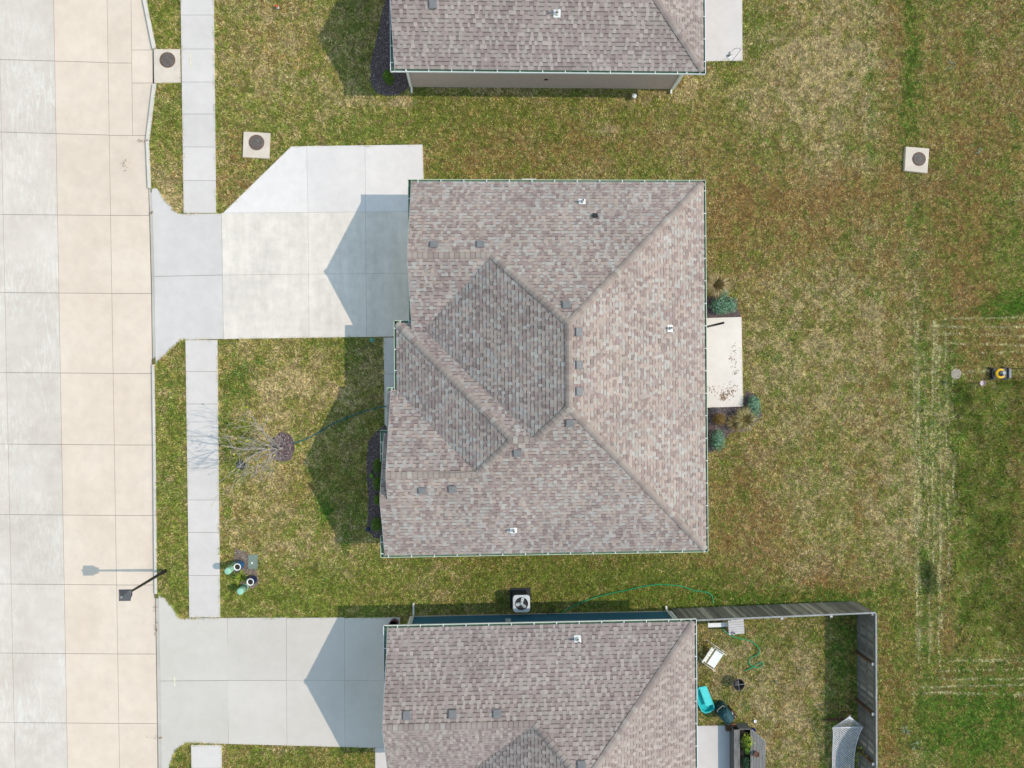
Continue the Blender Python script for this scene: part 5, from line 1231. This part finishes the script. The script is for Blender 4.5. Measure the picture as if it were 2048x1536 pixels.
def fire_pit():
    g = G3(1471,1362,0); x, y = g.x, g.y; t = thing('fire_pit', (x,y,GZ), 'round black fire pit bowl with a cross bar grate', 'fire pit'); h = 0.42
    b = MB(); b.lathe((x,y,GZ), [(0.10,0.20),(0.20,0.28),(0.25,h),(0.26,h+.01),(0.24,h+.01),(0.19,0.30),(0.02,0.235)], n=24); b.build('bowl', M('pit_black', (0.025,0.018,0.017), rough=0.7), t)
    b = MB(); b.lathe((x,y,GZ+0.26), [(0.16,0),(0.01,0.01)], n=14, cap_bot=False); b.build('ash', M('ash', (0.12,0.10,0.09), var=0.4, scale=25), t)
    b = MB(); b.tube([(x+math.cos(a)*0.25,y+math.sin(a)*0.25,GZ+h+.012) for a in [2*math.pi*k/24 for k in range(25)]], 0.010, 5, cap=False); b.build('rim', M('pit_rim', (0.16,0.13,0.125), rough=0.5), t)
    for a in (0.1, 1.67): b = MB(); b.tube([(x-math.cos(a)*0.24,y-math.sin(a)*0.24,GZ+h+.008),(x+math.cos(a)*0.24,y+math.sin(a)*0.24,GZ+h+.008)], 0.012, 5); b.build('grate_bar', M('grate_steel', (0.25,0.25,0.26), rough=0.5), t)
    for k in range(3): a = k*2.094; b = MB(); b.tube([(x+math.cos(a)*0.23,y+math.sin(a)*0.23,GZ),(x+math.cos(a)*0.17,y+math.sin(a)*0.17,GZ+0.28)], 0.014, 6); b.build('leg', black_m, t)
fire_pit()
def water_table():
    z = 0.48; tm = M('teal_plastic', (0.02,0.50,0.50), rough=0.35, var=0.08); tl = M('teal_light', (0.10,0.66,0.64), rough=0.35, var=0.05)
    O = [(1394,1377),(1413,1372),(1428,1410),(1429,1418),(1421,1424),(1411,1427),(1403,1423),(1396,1409),(1394,1394)]
    w_ = [G(*p, z) for p in O]; cx_ = sum(p[0] for p in w_)/len(w_); cy_ = sum(p[1] for p in w_)/len(w_); t = thing('water_table', (cx_,cy_,GZ), 'turquoise plastic water play table tucked beside the eave', 'play table')
    b = MB(); i1 = inset(w_, 0.05); i2 = inset(w_, 0.075); n = len(i1)
    ar = sum(w_[i][0]*w_[(i+1) % n][1]-w_[(i+1) % n][0]*w_[i][1] for i in range(n)); ww = w_ if ar > 0 else w_[::-1]
    def ring(a, za, c, zc):
        for k in range(n):
            j = (k+1) % n; b.face([(*a[k],za),(*a[j],za),(*c[j],zc),(*c[k],zc)])
    low = inset(w_, 0.06); ring(low, z-0.22, ww, z); ring(ww, z, i1, z+0.012); ring(i1, z+0.012, i2, z-0.14); b.face([(*p, z-0.14) for p in i2]); b.face([(*p, z-0.22) for p in low][::-1]); b.build('basin', tm, t)
    TR = [(1398,1375),(1412,1372.5),(1425,1409),(1412,1413)]; tw = [G(*p, z+0.04) for p in TR]; b = MB(); b.prism(tw, z+0.0, z+0.035); b.prism(inset(tw, 0.03), z+0.035, z+0.045); b.build('lid_tray', tl, t)
    b = MB(); b.tube([(*p, z+0.012) for p in inset(w_, 0.015)]+[(*inset(w_, 0.015)[0], z+0.012)], 0.016, 6, cap=False); b.build('rim', tl, t)
    for k in (0,2,4,7): q = Vector((cx_,cy_,0)).lerp(Vector((*w_[k],0)), 0.72); b = MB(); b.tube([(q.x,q.y,GZ),(q.x,q.y,z-0.2)], 0.03, 8); b.build('leg', tm, t)
water_table()
def grill():
    c0 = G3(1449,1427,0.5); ang = math.radians(-52); t = thing('covered_grill', (c0.x,c0.y,GZ), 'barbecue under a creased dark teal cover beside the patio', 'barbecue'); R = random.Random(3)
    b = MB(); n = 24; lv = [(0.02,0.34,0.28),(0.35,0.335,0.265),(0.62,0.33,0.26),(0.82,0.31,0.21),(0.93,0.24,0.12),(0.96,0.10,0.03)]; rot = Matrix.Rotation(ang, 3, 'Z'); rows = []
    for z, rx, ry in lv:
        row = []
        for k in range(n):
            a = 2*math.pi*k/n; ca, sa = math.cos(a), math.sin(a); q = max(abs(ca),abs(sa))**0.6; fold = 1+0.07*math.sin(k*2.6+z*4)*(1-z*0.5)+R.uniform(-.02,.02)
            row.append(Vector((c0.x,c0.y,z))+rot @ Vector((ca/q*rx*fold, sa/q*ry*fold, R.uniform(-.012,.012))))
        rows.append(row)
    for i in range(len(rows)-1):
        for k in range(n): j = (k+1) % n; b.face([rows[i][k],rows[i][j],rows[i+1][j],rows[i+1][k]], sm=False)
    b.face(rows[-1]); b.build('cover', M('cover_teal', (0.022,0.075,0.090), rough=0.65, var=0.3, scale=5), t)
    for k in range(4): a = ang+math.pi/4+k*math.pi/2; b = MB(); b.box((c0.x+math.cos(a)*0.3,c0.y+math.sin(a)*0.3,GZ+0.03), (0.05,0.05,0.10)); b.build('leg', black_m, t)
    b = MB(); e0 = Vector((c0.x,c0.y,0))+rot @ Vector((-0.34,0,0)); b.tube([e0+rot @ Vector((0,-0.18,0.72)), e0+rot @ Vector((-0.10,-0.16,0.74)), e0+rot @ Vector((-0.10,0.16,0.74)), e0+rot @ Vector((0,0.18,0.72))], 0.012, 6); b.build('handle', M('handle_pale', (0.45,0.42,0.36)), t)
    q = G3(1466,1432,0.55); t2 = thing('storage_crate', (q.x,q.y,GZ), 'open brown crate of bottles pressed against the grill cover', 'crate'); bm_ = M('crate_brown', (0.15,0.07,0.04), var=0.3)
    for dx, dy, sx, sy in ((0,0.13,0.36,0.025),(0,-0.13,0.36,0.025),(0.17,0,0.025,0.235),(-0.17,0,0.025,0.235)): v = rot @ Vector((dx,dy,0)); b = MB(); b.box((q.x+v.x,q.y+v.y,0.24), (sx,sy,0.54), ang); b.build('side', bm_, t2)
    b = MB(); b.box((q.x,q.y,0.10), (0.33,0.24,0.02), ang); b.build('bottom', bm_, t2)
    for k, (dx, dy, m2) in enumerate(((-0.09,0.05,white_m),(0.03,-0.05,white_m),(0.10,0.05,M('bottle_tan', (0.5,0.33,0.22))),(-0.05,-0.06,M('bottle_blue', (0.12,0.18,0.26))))):
        v = rot @ Vector((dx,dy,0)); b = MB(); b.lathe((q.x+v.x,q.y+v.y,0.11), [(0.05,0),(0.055,0.32),(0.025,0.40),(0.025,0.46)], n=12, cap_top=True); tag(b.build('bottle', m2), ['white bottle nearest the grill cover in the brown crate','white bottle in the middle of the brown crate','tan bottle in the brown crate','dark blue bottle in the brown crate'][k], 'bottle', 'bottles in the crate')
    q = G3(1461,1453,0.05); R = random.Random(2); t3 = thing('log_pile', (q.x,q.y,0.03), 'little pile of split brown logs on the patio corner', 'firewood')
    for k in range(7):
        b = MB(); zz = 0.08+0.09*(k//3); a = 0.15*R.uniform(-1,1); y_ = q.y+0.10*((k % 3)-1)+(0.04 if k >= 3 else 0); b.tube([(q.x-0.22,y_-a*0.2,zz),(q.x+0.20,y_+a*0.2,zz)], 0.05, 7); b.build('log', M('log_brown', (0.16,0.085,0.05), var=0.4, scale=9), t3)
grill()
def planter():
    t0 = G3(1480,1500,0); t = thing('raised_planter', (t0.x,t0.y,GZ), 'raised wooden planter with board top and cut corner beside the patio', 'planter'); R = random.Random(6); H1 = 0.60; H2 = 0.6
    W0 = G(1467.5,1470,H1)[0]; y0 = G(1480,1459,H1)[1]; y1 = y0-3.6; W1 = W0+0.24
    for k in range(3): b = MB(); b.box((W0+0.045+0.085*k,(y0+y1)/2,H1), (0.075,y0-y1,0.03)); b.build('ledge_board', wood_p, t)
    for k in range(4): b = MB(); b.box((W0+0.02,(y0+y1)/2,0.06+0.14*k), (0.03,y0-y1-0.04,0.13)); b.build('side_board', wood_p, t)
    for k in range(4): b = MB(); b.box((W1+0.01,(y0+y1)/2,0.06+0.14*k), (0.025,y0-y1-0.04,0.13)); b.build('side_board', wood_p, t)
    # wide board top with a cut corner on the yard side
    E0 = Vector((*G(1503,1459,H1),0)); E1 = Vector((*G(1530,1483,H1),0)); E2 = Vector((*G(1526,1640,H1),0)); xs0 = E0.x-0.06; nb = 5
    for k in range(nb):
        xa_ = xs0+(E1.x-xs0)*k/nb+0.004; xb_ = xs0+(E1.x-xs0)*(k+1)/nb-0.004
        def yt_(x): return E0.y+(E1.y-E0.y)*max(0, (x-E0.x))/(E1.x-E0.x)
        b = MB(); b.prism([(xa_,y1),(xb_,y1),(xb_,yt_(xb_)),(xa_,yt_(xa_))], H1-0.015, H1+0.015+0.002*(k % 2)); b.build('top_board', wood_p, t)
    for a, b_ in ((E0,E1),(E1,E2)):
        for k in range(4): b = MB(); z = 0.05+0.137*k+0.02; b.beam(a+Vector((-0.03,-0.03,z)), b_+Vector((-0.03,-0.03 if b_ is E1 else 0,z)), 0.028, 0.130); b.build('side_board', wood_p, t)
        b = MB(); b.beam(a+Vector((0.012,0,H1-0.01)), b_+Vector((0.012,0,H1-0.01)), 0.03, 0.06); b.build('edge_trim', wood_w, t)
    b = MB(); b.beam(Vector((W1,y0,0.29)), Vector((E0.x,E0.y,0.29)), 0.03, 0.56); b.build('end_board', wood_p, t)
    b = MB(); b.prism([(W1+0.03,y0-0.03),(E0.x-0.02,E0.y-0.05),(E0.x-0.02,y1),(W1+0.03,y1)], 0.0, 0.38); b.build('soil', soil_m, t)
    EXCL.append([(W0,y0),(E0.x,E0.y),(E1.x,E1.y),(E2.x,E2.y),(W0,y1)])
    g = G3(1497,1480,0.5)
    def pl(nm, px, py, rad, n, cols, lb, leaf):
        q = G3(px,py,0.6); tt = thing(nm, (q.x,q.y,0.38), lb, 'plant'); b = MB(); foliage(b, (q.x,q.y,0.38+rad[2]), rad, n, cols, leaf, shell=0.35, asp=0.38); b.build('foliage', leaf_m, tt)['kind'] = 'stuff'; s = MB(); stems(s, (q.x,q.y,0.38), [(q.x+random.uniform(-.6,.6)*rad[0],q.y+random.uniform(-.6,.6)*rad[1],0.45+rad[2]*random.random()) for _ in range(5)], 0.008); s.build('stem', bark_d, tt)
    pl('planter_plant', 1492, 1480, (0.32,0.44,0.34), 420, YELG+[(0.10,0.20,0.03)], 'leafy yellow green plant at the cut corner of the planter', (0.06,0.13))
    pl('planter_plant', 1494, 1500, (0.20,0.26,0.22), 160, [(0.16,0.28,0.04),(0.10,0.20,0.03)], 'mid green leafy plant in the middle of the planter', (0.06,0.11))
    pl('planter_plant', 1490, 1525, (0.26,0.45,0.26), 420, [(0.03,0.07,0.03),(0.05,0.10,0.05),(0.02,0.05,0.025)], 'dark green trailing plant low in the planter', (0.05,0.10))
    q = G3(1517,1514,0.95); tt = thing('terracotta_pot', (q.x,q.y,H1+0.017), 'brown earthenware pot standing on the planter boards', 'pot')
    b = MB(); b.lathe((q.x,q.y,H1+0.017), [(0.08,0),(0.12,0.10),(0.125,0.13),(0.11,0.13),(0.09,0.06)], n=18); b.build('pot_body', M('terracotta_brown', (0.20,0.085,0.05), rough=0.7), tt)
    b = MB(); b.lathe((q.x,q.y,H1+0.017+0.09), [(0.104,0),(0.005,0.01)], n=16, cap_bot=False); b.build('soil', M('pot_soil', (0.12,0.06,0.04)), tt)
planter()
disc_thing('white_dish', 1511, 1443, 0.07, 0.05, white_m, 'small round white dish on the grass near the planter', 'dish', [(0.05,0),(0.075,0.07),(0.06,0.07),(0.03,0.03),(0.005,0.03)])
disc_thing('blue_pot', 1509, 1461, 0.06, 0.15, M('cobalt', (0.03,0.02,0.32), rough=0.3), 'tiny cobalt blue cup beside the cut corner of the planter', 'cup', [(0.05,0),(0.065,0.18),(0.055,0.18),(0.045,0.03)])
def hammock():
    zt = 0.95; A = G3(1699.5,1433,zt); S0 = G3(1665,1455.5,0.80); S1 = G3(1726,1454,0.80); t = thing('rope_hammock', (S0.x+0.7,S0.y-1,GZ), 'white rope hammock with spreader bar strung inside the fence', 'hammock'); rm = M('rope_white', (0.78,0.77,0.80), rough=0.8, var=0.05)
    b = MB(); b.tube([S0,S1], 0.022, 8); b.build('spreader_bar', white_m, t)
    for k in range(19): b = MB(); b.tube([A, S0.lerp(S1, k/18)], 0.006, 4, cap=False); b.build('harness_cord', rm, t)
    b = MB(); b.tube([A+Vector((math.cos(a)*0.035,math.sin(a)*0.035,0)) for a in [k*0.7854 for k in range(9)]], 0.008, 5, cap=False); b.build('ring', metal_w, t)
    L = 3.6; nu, nv = 18, 72; wd = (S1-S0).length; mid = (S0+S1)/2; ux = (S1-S0).normalized(); dn = Vector((ux.y,-ux.x,0)); dn = dn if dn.y < 0 else -dn
    def P(i, j):
        s = j/nv; half = wd/2*(1-0.30*math.sin(min(1,s*1.0)*math.pi)**0.6*0.95); f = (i/nu*2-1)
        return mid+ux*(f*half)+dn*(s*L)+Vector((0,0,-0.42*math.sin(s*math.pi)-0.10*(1-f*f)*math.sin(s*math.pi)))
    net = MB()
    def rib(p, q, w): 
        d = (q-p); n = Vector((-d.y,d.x,0)).normalized()*w/2; net.face([p-n,p+n,q+n,q-n])
    for j in range(nv):
        for i in range(nu+1):
            o = 1 if (i+j) % 2 == 0 else -1
            if 0 <= i+o <= nu: rib(P(i,j), P(i+o,j+1), 0.017)
    o = net.build('net', rm, t); o['kind'] = 'stuff'
    for i in (0,nu): b = MB(); b.tube([P(i,j) for j in range(0,nv+1,3)], 0.014, 6); b.build('edge_rope', rm, t)
    st = thing('hammock_stand', (A.x,A.y+0.4,GZ), 'brown tubular hammock stand under the net', 'hammock stand'); sm_ = M('stand_bronze', (0.12,0.06,0.035), rough=0.5)
    b = MB(); b.tube(smooth([(A.x,A.y+0.10,zt+0.10),(A.x,A.y+0.02,0.55),(A.x-0.02,A.y-0.6,0.08),(A.x,A.y-4.0,0.05)],6), 0.03, 8); b.build('arm', sm_, st)
    b = MB(); b.tube([(A.x-0.75,A.y-0.55,0.03),(A.x+0.45,A.y-0.55,0.03)], 0.03, 8); b.build('foot', sm_, st)
    b = MB(); b.tube([(A.x,A.y+0.08,zt+0.06),(A.x-0.62,A.y-0.5,0.06)], 0.016, 6); b.build('brace', sm_, st)
    b = MB(); b.tube([A+Vector((0,0.02,0)), (A.x,A.y+0.12,zt+0.10)], 0.008, 5); b.build('chain', metal_w, st)
hammock()
def flowers():
    g = G3(1716,1497,0.3); t = thing('flowering_plant', (g.x,g.y,GZ), 'airy plant with yellow flowers between hammock and fence', 'plant'); R = random.Random(12); tips = [(g.x+R.uniform(-.35,.4), g.y+R.uniform(-.8,.45), R.uniform(0.7,1.15)) for _ in range(22)]
    s = MB(); stems(s, (g.x,g.y-0.1,GZ), tips, 0.007, 4); s.build('stem', M('stem_green', (0.10,0.17,0.05)), t)
    f = MB(); 
    for q in tips: foliage(f, (q[0],q[1],q[2]*0.85), (0.09,0.09,0.10), 7, [(0.14,0.24,0.07),(0.20,0.30,0.12)], (0.03,0.07), rnd=R)
    f.build('foliage', leaf_m, t)['kind'] = 'stuff'
    for q in tips[:12]:
        f = MB(); foliage(f, q, (0.035,0.035,0.02), 9, [(0.70,0.48,0.03),(0.60,0.50,0.05)], (0.04,0.06), rnd=R); f.build('flower', leaf_m, t)
flowers()

# ------------------------------------------------------------------ back field: mower and dish on a stake
def mower():
    g = G3(2000,747,0.2); x, y = g.x, g.y; t = thing('lawn_mower', (x,y,GZ), 'yellow and black push mower at the edge of the uncut grass', 'lawn mower'); ym = M('mower_yellow', (0.75,0.43,0.01), rough=0.35, var=0.06)
    EXCL.append([(x-.35,y-.25),(x+.35,y-.25),(x+.35,y+.25),(x-.35,y+.25)])
    b = MB(); pts = [(x-0.33,y-0.12),(x-0.28,y-0.22),(x+0.28,y-0.24),(x+0.33,y-0.20),(x+0.33,y+0.20),(x+0.28,y+0.24),(x-0.28,y+0.22),(x-0.33,y+0.12)]; b.prism(pts, 0.06, 0.20); b.prism(inset(pts, 0.05), 0.20, 0.24); b.build('deck', dark_m, t)
    b = MB(); n = 24; 
    for k in range(3, 22):
        a0, a1 = 2*math.pi*k/n, 2*math.pi*(k+1)/n
        for r0, r1, z0, z1 in ((0.225,0.205,0.22,0.30),(0.205,0.125,0.30,0.315),(0.125,0.12,0.315,0.24)):
            b.face([(x-0.02+math.cos(a0)*r0*1.05,y+math.sin(a0)*r0,z0),(x-0.02+math.cos(a1)*r0*1.05,y+math.sin(a1)*r0,z0),(x-0.02+math.cos(a1)*r1*1.05,y+math.sin(a1)*r1,z1),(x-0.02+math.cos(a0)*r1*1.05,y+math.sin(a0)*r1,z1)], sm=True)
    b.build('shroud', ym, t)
    b = MB(); b.lathe((x,y,0.22), [(0.12,0),(0.12,0.14),(0.10,0.16),(0.03,0.17)], n=18, cap_top=True); b.build('engine', M('engine_grey', (0.16,0.165,0.17), rough=0.4), t)
    b = MB(); b.lathe((x+0.05,y+0.02,0.36), [(0.075,0),(0.075,0.05),(0.05,0.065),(0.045,0.05),(0.01,0.05)], n=16); b.build('starter', M('starter_silver', (0.50,0.51,0.52), rough=0.35), t)
    b = MB(); b.lathe((x-0.06,y-0.06,0.36), [(0.045,0),(0.045,0.05),(0.01,0.055)], n=12); b.build('fuel_cap', black_m, t)
    for sx, sy in ((-1,1),(-1,-1),(1,1),(1,-1)):
        c = Vector((x+sx*0.33,y+sy*0.245,GZ+0.10)); b = MB(); b.tube([c-Vector((0,0.025,0)),c+Vector((0,0.025,0))], 0.10, 16); wh = b.build('wheel', black_m, t)
        h = MB(); h.tube([c+Vector((0,sy*0.026,0)),c+Vector((0,sy*0.034,0))], 0.05, 12); h.build('hub', M('hub_grey', (0.35,0.35,0.36)), wh)
    b = MB(); b.box((x+0.38,y,0.24), (0.09,0.42,0.16)); b.build('rear_flap', M('flap', (0.20,0.21,0.23), rough=0.5), t)
    for s in (-1,1): b = MB(); b.tube([(x+0.30,y+s*0.205,0.22),(x+0.70,y+s*0.205,0.55),(x+1.25,y+s*0.205,0.98)], 0.014, 7); b.build('handle_tube', black_m, t)
    b = MB(); b.tube([(x+1.25,y-0.205,0.98),(x+1.28,y,1.0),(x+1.25,y+0.205,0.98)], 0.016, 7); b.build('handle_bar', black_m, t)
mower()
def dish():
    g = G3(1931,766,0); x, y = g.x, g.y; t = thing('dish_on_stake', (x,y,GZ), 'shallow pinkish dish on a thin stake at the edge of the tall grass', 'bird dish'); h = 1.05
    b = MB(); b.tube([(x,y,GZ-0.05),(x,y,h)], 0.010, 6); b.build('stake', black_m, t)
    b = MB(); b.lathe((x,y,h), [(0.03,0),(0.11,0.02),(0.125,0.09),(0.118,0.09),(0.10,0.03),(0.005,0.025)], n=22); b.build('bowl', M('dish_pink', (0.34,0.24,0.23), rough=0.5), t)
    b = MB(); b.lathe((x,y,h+0.03), [(0.098,0),(0.005,0.004)], n=20, cap_bot=False); b.build('seed', M('dish_pale', (0.55,0.45,0.44), rough=0.6), t)
dish()

grass()
